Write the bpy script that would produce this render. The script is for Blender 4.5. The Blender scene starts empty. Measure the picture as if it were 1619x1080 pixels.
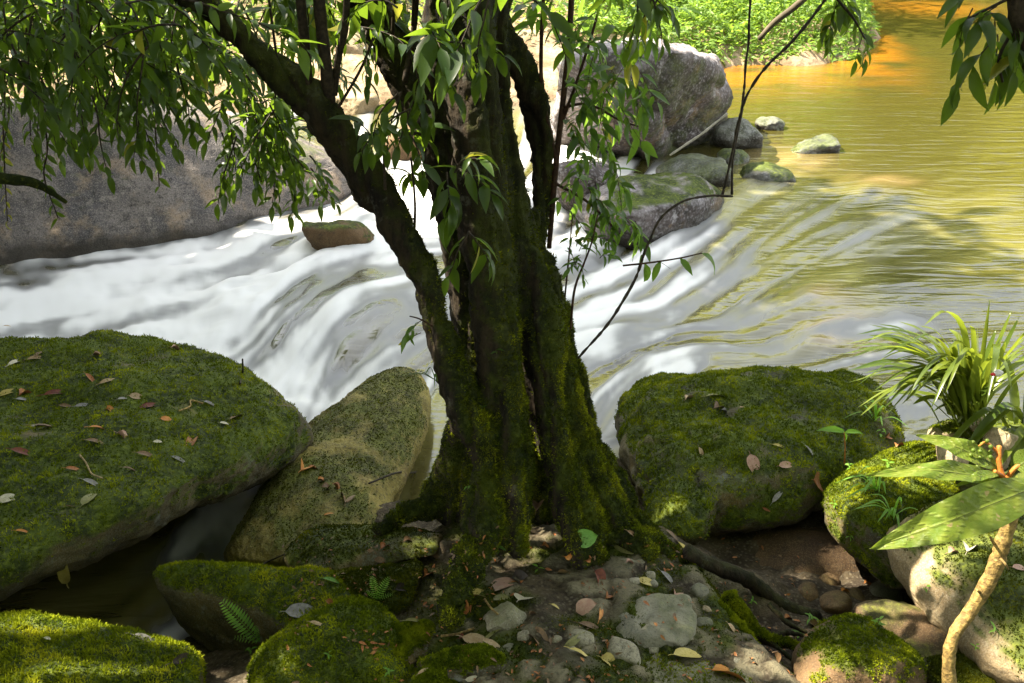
import bpy, bmesh, math, random
import numpy as np
from mathutils import Vector, Matrix
from mathutils.bvhtree import BVHTree

S = bpy.context.scene
COL = S.collection
rng = np.random.default_rng(7)
random.seed(7)
R = math.radians

# ------------------------------------------------------------------ camera
F = 1574.0
PITCH = R(25.0)
CAM = np.array([0.0, 0.0, 3.2])
cd = bpy.data.cameras.new('camera')
cd.lens = 36.0 * F / 1619.0
cd.sensor_width = 36.0
cd.clip_start = 0.02
cd.clip_end = 600
cam = bpy.data.objects.new('camera', cd)
COL.objects.link(cam)
cam.location = CAM
cam.rotation_euler = (R(90) - PITCH, 0, 0)
S.camera = cam

# ------------------------------------------------------------------ light
SUN = Vector((-0.64, 0.11, 0.86)).normalized()      # direction towards the sun
w = bpy.data.worlds.new('World')
S.world = w
w.use_nodes = True
nt = w.node_tree
sky = nt.nodes.new('ShaderNodeTexSky')
sky.sky_type = 'NISHITA'
sky.sun_disc = False
sky.sun_elevation = math.asin(SUN.z)
sky.sun_rotation = math.atan2(SUN.x, SUN.y)
hsv = nt.nodes.new('ShaderNodeHueSaturation')          # hazy, only faintly blue sky
hsv.inputs['Saturation'].default_value = 0.35
nt.links.new(sky.outputs[0], hsv.inputs['Color'])
wb = nt.nodes.new('ShaderNodeMix')
wb.data_type = 'RGBA'; wb.blend_type = 'MULTIPLY'
wb.inputs[0].default_value = 1.0
wb.inputs[7].default_value = (1.0, 0.98, 0.92, 1)
nt.links.new(hsv.outputs[0], wb.inputs[6])
nt.links.new(wb.outputs[2], nt.nodes['Background'].inputs[0])
nt.nodes['Background'].inputs[1].default_value = 0.14
sl = bpy.data.lights.new('sun', 'SUN')
sl.energy = 5.0
sl.angle = R(0.5)
sl.color = (1.0, 0.90, 0.74)
so = bpy.data.objects.new('sun', sl)
COL.objects.link(so)
so.rotation_euler = (-SUN).to_track_quat('-Z', 'Y').to_euler()
S.view_settings.view_transform = 'Standard'
S.view_settings.look = 'None'
S.view_settings.gamma = 1.0
S.view_settings.use_curve_mapping = False
S.view_settings.exposure = 2.35
S.render.engine = 'CYCLES'
S.cycles.max_bounces = 8
S.cycles.transparent_max_bounces = 8

# ------------------------------------------------------------------ geometry helpers
FW = np.array([0, math.cos(PITCH), -math.sin(PITCH)])
UP = np.array([0, math.sin(PITCH), math.cos(PITCH)])


def ray(px, py):
    return FW + np.array([(px - 809.5) / F, 0, 0]) - UP * ((py - 540.0) / F)


def atY(px, py, Y):
    d = ray(px, py)
    return CAM + d * (Y / d[1])


def atZ(px, py, z):
    d = ray(px, py)
    return CAM + d * ((z - CAM[2]) / d[2])


def depth(P):
    return float((np.asarray(P) - CAM) @ FW)


_tab = np.random.default_rng(3)
_PERM = _tab.permutation(256)
_PERM = np.concatenate([_PERM, _PERM, _PERM])
_G = _tab.normal(size=(256, 3))
_G /= np.linalg.norm(_G, axis=1)[:, None]


def pnoise(p):
    i = np.floor(p).astype(np.int64)
    f = p - i
    i &= 255
    u = f * f * f * (f * (f * 6 - 15) + 10)
    out = np.zeros(len(p))
    for dx in (0, 1):
        wx = u[:, 0] if dx else 1 - u[:, 0]
        for dy in (0, 1):
            wy = u[:, 1] if dy else 1 - u[:, 1]
            for dz in (0, 1):
                wz = u[:, 2] if dz else 1 - u[:, 2]
                h = _PERM[_PERM[_PERM[i[:, 0] + dx] + i[:, 1] + dy] + i[:, 2] + dz]
                g = _G[h]
                out += wx * wy * wz * (g[:, 0] * (f[:, 0] - dx) + g[:, 1] * (f[:, 1] - dy) + g[:, 2] * (f[:, 2] - dz))
    return out * 1.5


def fbm(p, octv=4, gain=0.5):
    a, s, o = 1.0, 0.0, 0.0
    q = np.array(p, float)
    for k in range(octv):
        s = s + a * pnoise(q)
        q = q * 2.03 + 17.3
        a *= gain
    return s


def sstep(a, b, x):
    t = np.clip((x - a) / (b - a), 0, 1)
    return t * t * (3 - 2 * t)


ORI = {}


def tag(o, label=None, cat=None, group=None, kind=None):
    if label: o['label'] = label
    if cat: o['category'] = cat
    if group: o['group'] = group
    if kind: o['kind'] = kind
    return o


def thing(name, label, cat, loc=(0, 0, 0), group=None):
    o = bpy.data.objects.new(name, None)
    COL.objects.link(o)
    o.location = loc
    o.empty_display_size = 0.1
    ORI[o.name] = np.array(loc, float)
    return tag(o, label, cat, group)


def mk(name, verts, faces, mat, parent=None, origin=None, attrs=None, smooth=True, kind=None):
    verts = np.asarray(verts, float)
    if parent is not None:
        origin = ORI[parent.name]
    if origin is None:
        origin = np.zeros(3)
    origin = np.asarray(origin, float)
    me = bpy.data.meshes.new(name)
    faces = np.asarray(faces)
    n, k = faces.shape
    v = (verts - origin).astype(np.float32)
    me.vertices.add(len(v))
    me.vertices.foreach_set('co', v.ravel())
    me.loops.add(n * k)
    me.loops.foreach_set('vertex_index', faces.astype(np.int32).ravel())
    me.polygons.add(n)
    me.polygons.foreach_set('loop_start', np.arange(0, n * k, k, dtype=np.int32))
    me.polygons.foreach_set('use_smooth', np.full(n, smooth))
    me.update(calc_edges=True)
    me.validate()
    if attrs:
        for an, av in attrs.items():
            av = np.asarray(av, np.float32)
            a = me.attributes.new(an, 'FLOAT', 'POINT')
            a.data.foreach_set('value', av)
    if mat: me.materials.append(mat)
    o = bpy.data.objects.new(name, me)
    COL.objects.link(o)
    if parent is not None:
        o.parent = parent
    else:
        o.location = origin
    ORI[o.name] = origin
    if kind: o['kind'] = kind
    return o


def put(name, me, M, parent=None):
    o = bpy.data.objects.new(name, me)
    COL.objects.link(o)
    if parent is not None:
        o.parent = parent
        M = Matrix.Translation(-Vector(ORI[parent.name])) @ M
    o.matrix_basis = M
    ORI[o.name] = np.array(M.translation)
    return o


def catmull(P, n):
    P = np.asarray(P, float)
    Q = np.vstack([2 * P[0] - P[1], P, 2 * P[-1] - P[-2]])
    m = len(P) - 1
    t = np.linspace(0, m - 1e-6, n)
    i = t.astype(int)
    f = (t - i)[:, None]
    a, b, c, d = Q[i], Q[i + 1], Q[i + 2], Q[i + 3]
    return 0.5 * (2 * b + (c - a) * f + (2 * a - 5 * b + 4 * c - d) * f * f + (3 * b - a - 3 * c + d) * f ** 3)


def tube(P, rad, n=None, sides=8, jitter=0.0):
    """swept closed tube -> verts, quads"""
    P = np.asarray(P, float)
    if n is None: n = len(P) * 4
    rad = np.broadcast_to(np.asarray(rad, float), (len(P),))
    C = catmull(np.column_stack([P, rad]), n)
    c, r = C[:, :3], np.maximum(C[:, 3], 1e-4)
    T = np.gradient(c, axis=0)
    T /= np.linalg.norm(T, axis=1)[:, None] + 1e-9
    ref = np.array([0.31, 0.83, 0.21])
    A = np.cross(T, ref); A /= np.linalg.norm(A, axis=1)[:, None] + 1e-9
    B = np.cross(T, A)
    th = np.linspace(0, 2 * np.pi, sides, endpoint=False)
    rr = r[:, None]
    if jitter:
        rr = rr * (1 + jitter * rng.normal(size=(n, 1)))
    V = c[:, None, :] + rr[:, :, None] * (np.cos(th)[None, :, None] * A[:, None, :] + np.sin(th)[None, :, None] * B[:, None, :])
    V = V.reshape(-1, 3)
    i = np.arange(n - 1)[:, None] * sides
    j = np.arange(sides)[None, :]
    j2 = (j + 1) % sides
    Fq = np.stack([i + j, i + j2, i + sides + j2, i + sides + j], -1).reshape(-1, 4)
    # caps
    e0, e1 = len(V), len(V) + 1
    V = np.vstack([V, c[0] - T[0] * r[0] * .4, c[-1] + T[-1] * r[-1] * .4])
    jj = np.arange(sides); jn = (jj + 1) % sides
    b = (n - 1) * sides
    cap0 = np.stack([np.full(sides, e0), jn, jj, np.full(sides, e0)], -1)
    cap1 = np.stack([np.full(sides, e1), b + jj, b + jn, np.full(sides, e1)], -1)
    # caps as degenerate quads -> use triangles by splitting all
    tri = np.vstack([Fq[:, [0, 1, 2]], Fq[:, [0, 2, 3]], cap0[:, :3], cap1[:, :3]])
    return V, tri


def join(parts):
    V, Fc, o = [], [], 0
    for v, f in parts:
        V.append(v); Fc.append(np.asarray(f) + o); o += len(v)
    return np.vstack(V), np.vstack(Fc)


def vnormals(V, T):
    n = np.cross(V[T[:, 1]] - V[T[:, 0]], V[T[:, 2]] - V[T[:, 0]])
    N = np.zeros_like(V)
    for k in range(3):
        np.add.at(N, T[:, k], n)
    return N / (np.linalg.norm(N, axis=1)[:, None] + 1e-12)


# ------------------------------------------------------------------ materials
class NB:
    def __init__(s, name):
        s.m = bpy.data.materials.new(name)
        s.m.use_nodes = True
        s.t = s.m.node_tree
        s.b = s.t.nodes['Principled BSDF']
        s.out = s.t.nodes['Material Output']

    def n(s, typ, **kw):
        nd = s.t.nodes.new('ShaderNode' + typ)
        for k, v in kw.items(): setattr(nd, k, v)
        return nd

    def l(s, a, b): s.t.links.new(a, b)

    def set(s, sock, v):
        if isinstance(v, bpy.types.NodeSocket): s.l(v, sock)
        elif isinstance(v, (tuple, list)) and len(v) == 3 and sock.type == 'RGBA': sock.default_value = (*v, 1)
        else: sock.default_value = v

    def noise(s, scale, detail=4, rough=0.55, vec=None, dist=0.0):
        nd = s.n('TexNoise')
        nd.inputs['Scale'].default_value = scale
        nd.inputs['Detail'].default_value = detail
        nd.inputs['Roughness'].default_value = rough
        nd.inputs['Distortion'].default_value = dist
        s.l(vec if vec else s.pos(), nd.inputs['Vector'])
        return nd.outputs['Fac']

    def pos(s):
        if not hasattr(s, '_pos'):
            s._pos = s.n('NewGeometry').outputs['Position']
        return s._pos

    def scaled(s, x, y, z):
        mp = s.n('Mapping')
        mp.inputs['Scale'].default_value = (x, y, z)
        s.l(s.pos(), mp.inputs['Vector'])
        return mp.outputs[0]

    def voro(s, scale, feature='F1', vec=None):
        nd = s.n('TexVoronoi', feature=feature)
        nd.inputs['Scale'].default_value = scale
        s.l(vec if vec else s.pos(), nd.inputs['Vector'])
        return nd

    def ramp(s, fac, a, b, lo=0.0, hi=1.0):
        nd = s.n('MapRange', interpolation_type='SMOOTHSTEP')
        nd.inputs['From Min'].default_value = a
        nd.inputs['From Max'].default_value = b
        nd.inputs['To Min'].default_value = lo
        nd.inputs['To Max'].default_value = hi
        s.l(fac, nd.inputs['Value'])
        return nd.outputs[0]

    def mix(s, fac, a, b, blend='MIX'):
        nd = s.n('Mix', data_type='RGBA', blend_type=blend)
        s.set(nd.inputs[0], fac); s.set(nd.inputs[6], a); s.set(nd.inputs[7], b)
        return nd.outputs[2]

    def math(s, op, a, b=0.0):
        nd = s.n('Math', operation=op)
        s.set(nd.inputs[0], a); s.set(nd.inputs[1], b)
        return nd.outputs[0]

    def attr(s, name):
        return s.n('Attribute', attribute_name=name).outputs['Fac']

    def bump(s, h, strength=0.5, dist=0.01, normal=None):
        nd = s.n('Bump')
        nd.inputs['Strength'].default_value = strength
        nd.inputs['Distance'].default_value = dist
        s.l(h, nd.inputs['Height'])
        if normal: s.l(normal, nd.inputs['Normal'])
        s.l(nd.outputs[0], s.b.inputs['Normal'])
        return nd.outputs[0]

    def done(s, col=None, rough=None, spec=None):
        if col is not None: s.set(s.b.inputs['Base Color'], col)
        if rough is not None: s.set(s.b.inputs['Roughness'], rough)
        if spec is not None: s.b.inputs['Specular IOR Level'].default_value = spec
        return s.m


def moss_colour(b, yellow=1.0):
    n1 = b.noise(5.0, 5, 0.6)
    n2 = b.noise(38.0, 4, 0.65)
    c = b.mix(b.ramp(n1, 0.40, 0.62), (0.017, 0.028, 0.002), (0.058, 0.082, 0.004))
    c = b.mix(b.ramp(n2, 0.45, 0.75), c, (0.135 * yellow, 0.165 * yellow, 0.008))
    n3 = b.noise(11.0, 3, 0.6)
    c = b.mix(b.ramp(n3, 0.62, 0.76, 0, 0.45), c, (0.050, 0.036, 0.012))
    return c


def mat_rock(name, ca, cb, lichen=(0.42, 0.44, 0.38), lich=0.25, dark=0.3, speck=160.0, speck_amt=0.5,
             rough=0.78, bumpd=0.012, yellow=1.0, warm=None, fine=1.0, wet=None):
    b = NB(name)
    n1 = b.noise(2.2, 6, 0.6)
    n2 = b.noise(14, 6, 0.65)
    c = b.mix(b.ramp(n1, 0.35, 0.65), ca, cb)
    c = b.mix(b.ramp(n2, 0.50, 0.72, 0, dark), c, (0.018, 0.017, 0.014))
    if warm:
        c = b.mix(b.ramp(b.noise(3.1, 4, 0.6), 0.52, 0.7, 0, 0.7), c, warm)
    n4 = b.noise(6.5, 8, 0.72)
    c = b.mix(b.ramp(n4, 0.56, 0.66, 0, lich), c, lichen)
    vo = b.voro(speck)
    c = b.mix(b.ramp(vo.outputs['Distance'], 0.15, 0.55, speck_amt, 0), c, lichen)
    c = b.mix(b.ramp(b.noise(speck * .8, 2, .5), 0.52, 0.66, 0, speck_amt), c, (0.02, 0.02, 0.02))
    if wet is not None:      # dark wet band above the waterline
        sp = b.n('SeparateXYZ'); b.l(b.pos(), sp.inputs[0])
        hz = b.math('ADD', b.math('SUBTRACT', sp.outputs[2], wet), b.math('MULTIPLY', b.noise(5, 4, .6), -.16))
        wb_ = b.ramp(hz, -.06, .08, 1, 0)
        c = b.mix(b.math('MULTIPLY', wb_, .85), c, (0.030, 0.024, 0.016))
        rough = b.math('SUBTRACT', rough, b.math('MULTIPLY', wb_, .4))
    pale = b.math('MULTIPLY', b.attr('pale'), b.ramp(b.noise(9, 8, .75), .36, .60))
    c = b.mix(pale, c, lichen)  # lichen colour on up-facing stone, also imitating sunlit tops
    m = b.attr('moss')
    c = b.mix(m, c, moss_colour(b, yellow))
    h = b.math('ADD', b.math('MULTIPLY', n2, 0.8), b.math('MULTIPLY', b.noise(60 * fine, 5, 0.7), 0.5))
    h = b.math('ADD', h, b.math('MULTIPLY', b.noise(190 * fine, 2, 0.6), 0.25))
    b.bump(h, 0.9, bumpd)
    return b.done(c, rough, 0.3)


def mat_leaf(name, ca, cb, tr, rough=0.38, trans=0.38, spots=None):
    """leaf: glossy skin over a translucent blade; hue varies leaf by leaf"""
    b = NB(name)
    oi = b.n('ObjectInfo').outputs['Random']
    isl = b.n('NewGeometry').outputs['Random Per Island']
    r = b.math('FRACT', b.math('ADD', oi, isl))
    n = b.noise(30, 3)
    c = b.mix(r, ca, cb)
    c = b.mix(b.ramp(n, 0.4, 0.7, 0, 0.35), c, tuple(x * 0.55 for x in ca))
    if spots:
        c = b.mix(b.ramp(b.noise(70, 3), 0.63, 0.7, 0, 0.8), c, spots)
    b.done(c, rough, 0.4)
    tl = b.n('BsdfTranslucent')
    b.l(b.mix(r, tr, tuple(x * 1.5 for x in tr)), tl.inputs[0])
    mx = b.n('MixShader')
    mx.inputs[0].default_value = trans
    b.l(b.b.outputs[0], mx.inputs[1]); b.l(tl.outputs[0], mx.inputs[2])
    b.l(mx.outputs[0], b.out.inputs[0])
    return b.m


def mat_plain(name, ca, cb, scale=20, rough=0.7, bumpd=0.004, stretch=None):
    b = NB(name)
    v = b.scaled(*stretch) if stretch else None
    n = b.noise(scale, 5, 0.65, vec=v)
    b.bump(n, 0.8, bumpd)
    return b.done(b.mix(b.ramp(n, 0.35, 0.68), ca, cb), rough, 0.3)


M = {}
M['granite'] = mat_rock('granite', (0.085, 0.078, 0.078), (0.18, 0.155, 0.14), lichen=(0.38, 0.33, 0.28), lich=0.5, dark=0.75, speck=75, speck_amt=0.45, bumpd=0.02, fine=0.35, warm=(0.36, 0.26, 0.17), wet=-.2)
M['boulder'] = mat_rock('boulder_stone', (0.050, 0.040, 0.036), (0.13, 0.105, 0.10), lichen=(0.42, 0.39, 0.40), lich=0.75, dark=0.75, speck=26, speck_amt=0.35, bumpd=0.03, warm=(0.26, 0.17, 0.09), fine=0.35, wet=-.02)
M['stream'] = mat_rock('stream_stone', (0.040, 0.037, 0.032), (0.13, 0.12, 0.10), lichen=(0.45, 0.45, 0.42), lich=0.7, dark=0.7, speck=40, speck_amt=0.3, bumpd=0.02, rough=0.6, fine=0.4, wet=-.02)
M['mossrock'] = mat_rock('mossy_stone', (0.040, 0.032, 0.014), (0.115, 0.090, 0.036), lichen=(0.26, 0.29, 0.25), lich=0.45, dark=0.6, speck=130, speck_amt=0.25, bumpd=0.012, warm=(0.17, 0.115, 0.03))
M['slab'] = mat_rock('pebbly_stone', (0.16, 0.125, 0.024), (0.30, 0.235, 0.055), lichen=(0.38, 0.32, 0.09), lich=0.3, dark=0.5, speck=75, speck_amt=0.45, bumpd=0.02, rough=0.62, warm=(0.17, 0.11, 0.04))
M['pale'] = mat_rock('pale_stone', (0.20, 0.175, 0.115), (0.30, 0.27, 0.19), lichen=(0.40, 0.38, 0.30), lich=0.35, dark=0.6, speck=140, speck_amt=0.35, bumpd=0.008)
M['grey'] = mat_rock('grey_stone', (0.12, 0.115, 0.085), (0.25, 0.23, 0.165), lichen=(0.25, 0.25, 0.2), lich=0.3, dark=0.5, speck=160, speck_amt=0.3, bumpd=0.007)
M['tan'] = mat_rock('tan_stone', (0.20, 0.145, 0.075), (0.33, 0.255, 0.155), lichen=(0.5, 0.45, 0.33), lich=0.3, dark=0.35, speck=120, speck_amt=0.3, bumpd=0.01)
M['tanmoss'] = mat_rock('tan_mossy_stone', (0.24, 0.17, 0.085), (0.40, 0.31, 0.18), lichen=(0.5, 0.45, 0.33), lich=0.3, dark=0.35, speck=120, speck_amt=0.3, bumpd=0.01)
M['brownrock'] = mat_rock('brown_stone', (0.055, 0.032, 0.014), (0.135, 0.080, 0.036), lichen=(0.28, 0.2, 0.1), lich=0.2, dark=0.5, speck=140, speck_amt=0.3, bumpd=0.01)
M['bark'] = None


def m_bark():
    b = NB('mossy_bark')
    v = b.scaled(9, 9, 1.6)
    n1 = b.noise(2.2, 7, 0.7, vec=v)
    n2 = b.noise(55, 4, 0.65)
    c = b.mix(b.ramp(n1, 0.38, 0.65), (0.006, 0.0045, 0.003), (0.034, 0.024, 0.013))
    c = b.mix(b.ramp(b.noise(13, 5, 0.7), 0.58, 0.68, 0, 0.5), c, (0.11, 0.11, 0.085))
    n3 = b.noise(7, 5, 0.6)
    mc = b.mix(b.ramp(n3, 0.38, 0.66), (0.010, 0.016, 0.002), (0.045, 0.060, 0.004))
    mc = b.mix(b.ramp(n2, 0.5, 0.75), mc, (0.085, 0.10, 0.008))
    c = b.mix(b.attr('moss'), c, mc)
    h = b.math('ADD', n1, b.math('MULTIPLY', n2, 0.35))
    b.bump(h, 1.0, 0.018)
    return b.done(c, 0.85, 0.2)


M['bark'] = m_bark()
M['twig'] = mat_plain('dark_twig_bark', (0.012, 0.008, 0.005), (0.05, 0.035, 0.02), 60, 0.7)
M['redstem'] = mat_plain('reddish_stem_bark', (0.025, 0.010, 0.006), (0.075, 0.035, 0.018), 60, 0.6)
M['greenstem'] = mat_plain('green_stem_skin', (0.05, 0.07, 0.012), (0.10, 0.12, 0.02), 60, 0.5)
M['orangestem'] = mat_plain('orange_stem_skin', (0.38, 0.12, 0.02), (0.55, 0.22, 0.04), 60, 0.5)
M['stalk'] = mat_plain('yellow_stalk_skin', (0.13, 0.085, 0.028), (0.40, 0.27, 0.08), 70, 0.6, 0.010)
M['drystick'] = mat_plain('dry_wood', (0.16, 0.11, 0.05), (0.36, 0.27, 0.14), 60, 0.7)
M['palestick'] = mat_plain('pale_twig_wood', (0.30, 0.27, 0.22), (0.42, 0.38, 0.32), 60, 0.7)
M['leaf'] = mat_leaf('tree_leaf', (0.014, 0.036, 0.005), (0.042, 0.080, 0.010), (0.16, 0.26, 0.016), trans=0.40)
M['leafb'] = mat_leaf('sapling_leaf', (0.030, 0.070, 0.012), (0.060, 0.125, 0.018), (0.17, 0.30, 0.03), trans=0.45)
M['leafy'] = mat_leaf('yellowing_leaf', (0.15, 0.17, 0.012), (0.22, 0.20, 0.02), (0.40, 0.40, 0.04), trans=0.45)
M['strap'] = mat_leaf('strap_leaf', (0.035, 0.065, 0.008), (0.13, 0.165, 0.020), (0.26, 0.32, 0.025), rough=0.28, trans=0.35)


def m_broad():
    b = NB('broad_leaf')
    n = b.noise(22, 4, .6)
    c = b.mix(b.ramp(n, .35, .7), (0.105, 0.165, 0.018), (0.16, 0.20, 0.024))
    c = b.mix(b.math('MULTIPLY', b.attr('vein'), .55), c, (0.26, 0.30, 0.06))
    c = b.mix(b.ramp(b.noise(75, 2), .66, .70, 0, .9), c, (0.05, 0.045, 0.015))
    c = b.mix(b.ramp(b.noise(31, 2), .68, .72, 0, .8), c, (0.33, 0.24, 0.12))
    b.bump(b.math('ADD', b.attr('vein'), b.math('MULTIPLY', b.noise(120, 3), .6)), .6, .004)
    b.done(c, .42, .4)
    tl = b.n('BsdfTranslucent'); tl.inputs[0].default_value = (.26, .36, .03, 1)
    mx = b.n('MixShader'); mx.inputs[0].default_value = .35
    b.l(b.b.outputs[0], mx.inputs[1]); b.l(tl.outputs[0], mx.inputs[2]); b.l(mx.outputs[0], b.out.inputs[0])
    return b.m


M['broad'] = m_broad()
M['fern'] = mat_leaf('fern_leaf', (0.10, 0.23, 0.02), (0.15, 0.30, 0.03), (0.30, 0.55, 0.05), rough=0.5, trans=0.4)
M['under'] = mat_leaf('bank_leaf', (0.075, 0.145, 0.022), (0.15, 0.24, 0.035), (0.30, 0.45, 0.05), rough=0.5, trans=0.4)
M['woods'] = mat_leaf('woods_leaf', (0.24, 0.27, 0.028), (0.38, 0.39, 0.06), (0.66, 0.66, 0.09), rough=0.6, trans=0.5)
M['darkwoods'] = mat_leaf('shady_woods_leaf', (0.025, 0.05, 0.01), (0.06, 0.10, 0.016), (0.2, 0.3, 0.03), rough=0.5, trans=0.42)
M['woodtrunk'] = mat_plain('woods_trunk_bark', (0.05, 0.04, 0.025), (0.14, 0.11, 0.07), 8, 0.8)


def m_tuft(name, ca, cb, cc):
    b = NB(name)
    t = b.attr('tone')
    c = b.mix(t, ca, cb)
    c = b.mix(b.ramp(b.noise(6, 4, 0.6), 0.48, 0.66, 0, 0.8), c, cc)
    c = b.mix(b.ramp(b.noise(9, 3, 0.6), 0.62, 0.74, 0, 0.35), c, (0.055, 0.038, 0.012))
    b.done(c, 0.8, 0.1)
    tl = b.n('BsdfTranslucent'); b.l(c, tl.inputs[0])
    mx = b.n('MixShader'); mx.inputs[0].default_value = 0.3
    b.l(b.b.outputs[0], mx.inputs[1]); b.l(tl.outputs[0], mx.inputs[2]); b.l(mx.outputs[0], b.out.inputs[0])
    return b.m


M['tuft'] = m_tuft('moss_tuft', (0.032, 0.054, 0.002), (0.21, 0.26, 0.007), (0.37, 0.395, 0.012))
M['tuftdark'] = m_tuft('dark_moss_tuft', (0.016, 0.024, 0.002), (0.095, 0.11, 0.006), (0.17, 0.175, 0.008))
M['tuftsunlit'] = m_tuft('sunlit_tint_moss_tuft', (0.06, 0.095, 0.003), (0.30, 0.335, 0.010), (0.44, 0.43, 0.018))  # brighter moss colour imitating soft sun on the two bottom-left boulders

# ------------------------------------------------------------------ rocks
_ico = {}


def ico(level):
    if level not in _ico:
        bm = bmesh.new()
        bmesh.ops.create_icosphere(bm, subdivisions=level, radius=1.0)
        V = np.array([v.co[:] for v in bm.verts])
        T = np.array([[v.index for v in f.verts] for f in bm.faces])
        bm.free()
        V /= np.linalg.norm(V, axis=1)[:, None]
        _ico[level] = (V, T)
    return _ico[level]


def hull_planes(P):
    bm = bmesh.new()
    for p in P: bm.verts.new(p)
    bmesh.ops.convex_hull(bm, input=bm.verts)
    bm.normal_update()
    pl = []
    for f in bm.faces:
        n = np.array(f.normal[:]); a = f.calc_area()
        pl.append((a, n, float(n @ np.array(f.verts[0].co[:]))))
    bm.free()
    pl.sort(key=lambda t: -t[0])
    out = []
    for a, n, h in pl:
        if a < 1e-7: continue
        if all(n @ m < 0.985 for m, _ in out): out.append((n, h))
    return out


BV = []       # (verts, tris) of everything leaves may lie on


def moss_tufts(parent, V, T, mask, count, length, mat, width=0.0035, blades=3, up=0.45):
    tri = V[T]
    nrm = np.cross(tri[:, 1] - tri[:, 0], tri[:, 2] - tri[:, 0])
    area = np.linalg.norm(nrm, axis=1) / 2
    nrm = nrm / (2 * area[:, None] + 1e-12)
    wgt = area * np.clip(mask[T].mean(1), 0, 1) ** 1.3
    if wgt.sum() <= 0: return None
    idx = rng.choice(len(T), count, p=wgt / wgt.sum())
    a = rng.random((count, 2)); sw = a.sum(1) > 1; a[sw] = 1 - a[sw]
    t = tri[idx]
    P = t[:, 0] + a[:, :1] * (t[:, 1] - t[:, 0]) + a[:, 1:] * (t[:, 2] - t[:, 0])
    Nn = nrm[idx]
    clump = fbm(P * 14.0, 2)
    Ls = length * (0.7 + 0.9 * np.clip(clump + 0.3, 0, 1.2))
    tone_c = np.clip(0.45 + 0.7 * clump, 0, 1)
    P = np.repeat(P, blades, 0); Nn = np.repeat(Nn, blades, 0); Ls = np.repeat(Ls, blades); tone_c = np.repeat(tone_c, blades)
    n = len(P)
    D = Nn * (1 - up) + np.array([0, 0, up]) + rng.normal(0, 0.45, (n, 3))
    D /= np.linalg.norm(D, axis=1)[:, None]
    side = np.cross(D, rng.normal(size=(n, 3))); side /= np.linalg.norm(side, axis=1)[:, None] + 1e-9
    base = P + rng.normal(0, length * .35, (n, 3)) - Nn * length * 0.15
    L = Ls * (0.6 + 0.7 * rng.random(n))
    v = np.empty((n, 3, 3))
    v[:, 0] = base - side * width; v[:, 1] = base + side * width; v[:, 2] = base + D * L[:, None]
    tone = np.clip(tone_c + rng.normal(0, .2, n), 0, 1)
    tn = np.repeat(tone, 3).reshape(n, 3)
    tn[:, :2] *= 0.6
    return mk('moss', v.reshape(-1, 3), np.arange(n * 3).reshape(n, 3), mat, parent, attrs={'tone': tn.ravel()}, smooth=False, kind='stuff')


def build_rock(name, label, planes_list, c, Sx, mat, level=5, p=12.0, amp=0.03, freq=2.5, ridge=0.0, moss=0.0,
               moss_lo=0.1, moss_hi=0.7, moss_noise=0.6, tufts=0, tuft_len=0.012, tuft='tuft', cat='boulder', group=None,
               pits=0.0, seed=0, collide=True, strat=None, mossdir=(0, 0, 1), width=0.0035, pale=0.0, paledir=(-.25, -.3, .9)):
    U, T = ico(level)
    D = U * Sx
    r = None
    for planes in planes_list:
        acc = np.zeros(len(U))
        for n, h in planes:
            hh = h - n @ c
            if hh < 1e-3: hh = 1e-3
            acc += np.maximum(0, (D @ n) / hh) ** p
        ri = acc ** (-1.0 / p)
        r = ri if r is None else ((r ** 14 + ri ** 14) ** (1 / 14.))
    V = c + D * r[:, None]
    N = vnormals(V, T)
    q = V + seed * 3.7
    size = float(np.mean(Sx))
    d = amp * fbm(q * freq, 5, 0.52)
    if ridge:
        d -= ridge * (1 - np.abs(pnoise(q * freq * 0.9 + 31))) ** 6
    if pits:
        d += pits * fbm(q * 26, 3, 0.6)
    V = V + N * d[:, None]
    N = vnormals(V, T)
    md = np.asarray(mossdir, float); md /= np.linalg.norm(md)
    facing = N @ md
    mm = sstep(moss_lo, moss_hi, facing + moss_noise * fbm(q * 3.0 + 5, 4, 0.6)) * moss
    mm = np.clip(mm, 0, 1)
    origin = np.array([c[0], c[1], V[:, 2].min()])
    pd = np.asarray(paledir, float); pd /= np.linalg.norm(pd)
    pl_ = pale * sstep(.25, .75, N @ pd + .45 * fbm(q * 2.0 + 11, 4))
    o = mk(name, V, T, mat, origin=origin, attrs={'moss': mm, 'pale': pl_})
    tag(o, label, cat, group)
    if collide: BV.append((V, T))
    if tufts:
        moss_tufts(o, V, T, mm, tufts, tuft_len, M[tuft], width)
    return o, V, T


def hull_rock(name, label, pts, mat, second=None, **kw):
    """boulder from 3-D corner points; convex solid with rounded edges"""
    P = np.array([np.asarray(q, float) for q in pts])
    c = P.mean(0)
    pls = [hull_planes(P)]
    allp = P
    if second is not None:
        P2 = np.array([np.asarray(q, float) for q in second])
        pls.append(hull_planes(np.vstack([P2, c + (P2.mean(0) - c) * -0.05])))
        allp = np.vstack([P, P2])
    Sx = (allp.max(0) - allp.min(0)) / 2
    return build_rock(name, label, pls, c, Sx, mat, **kw)


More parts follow.
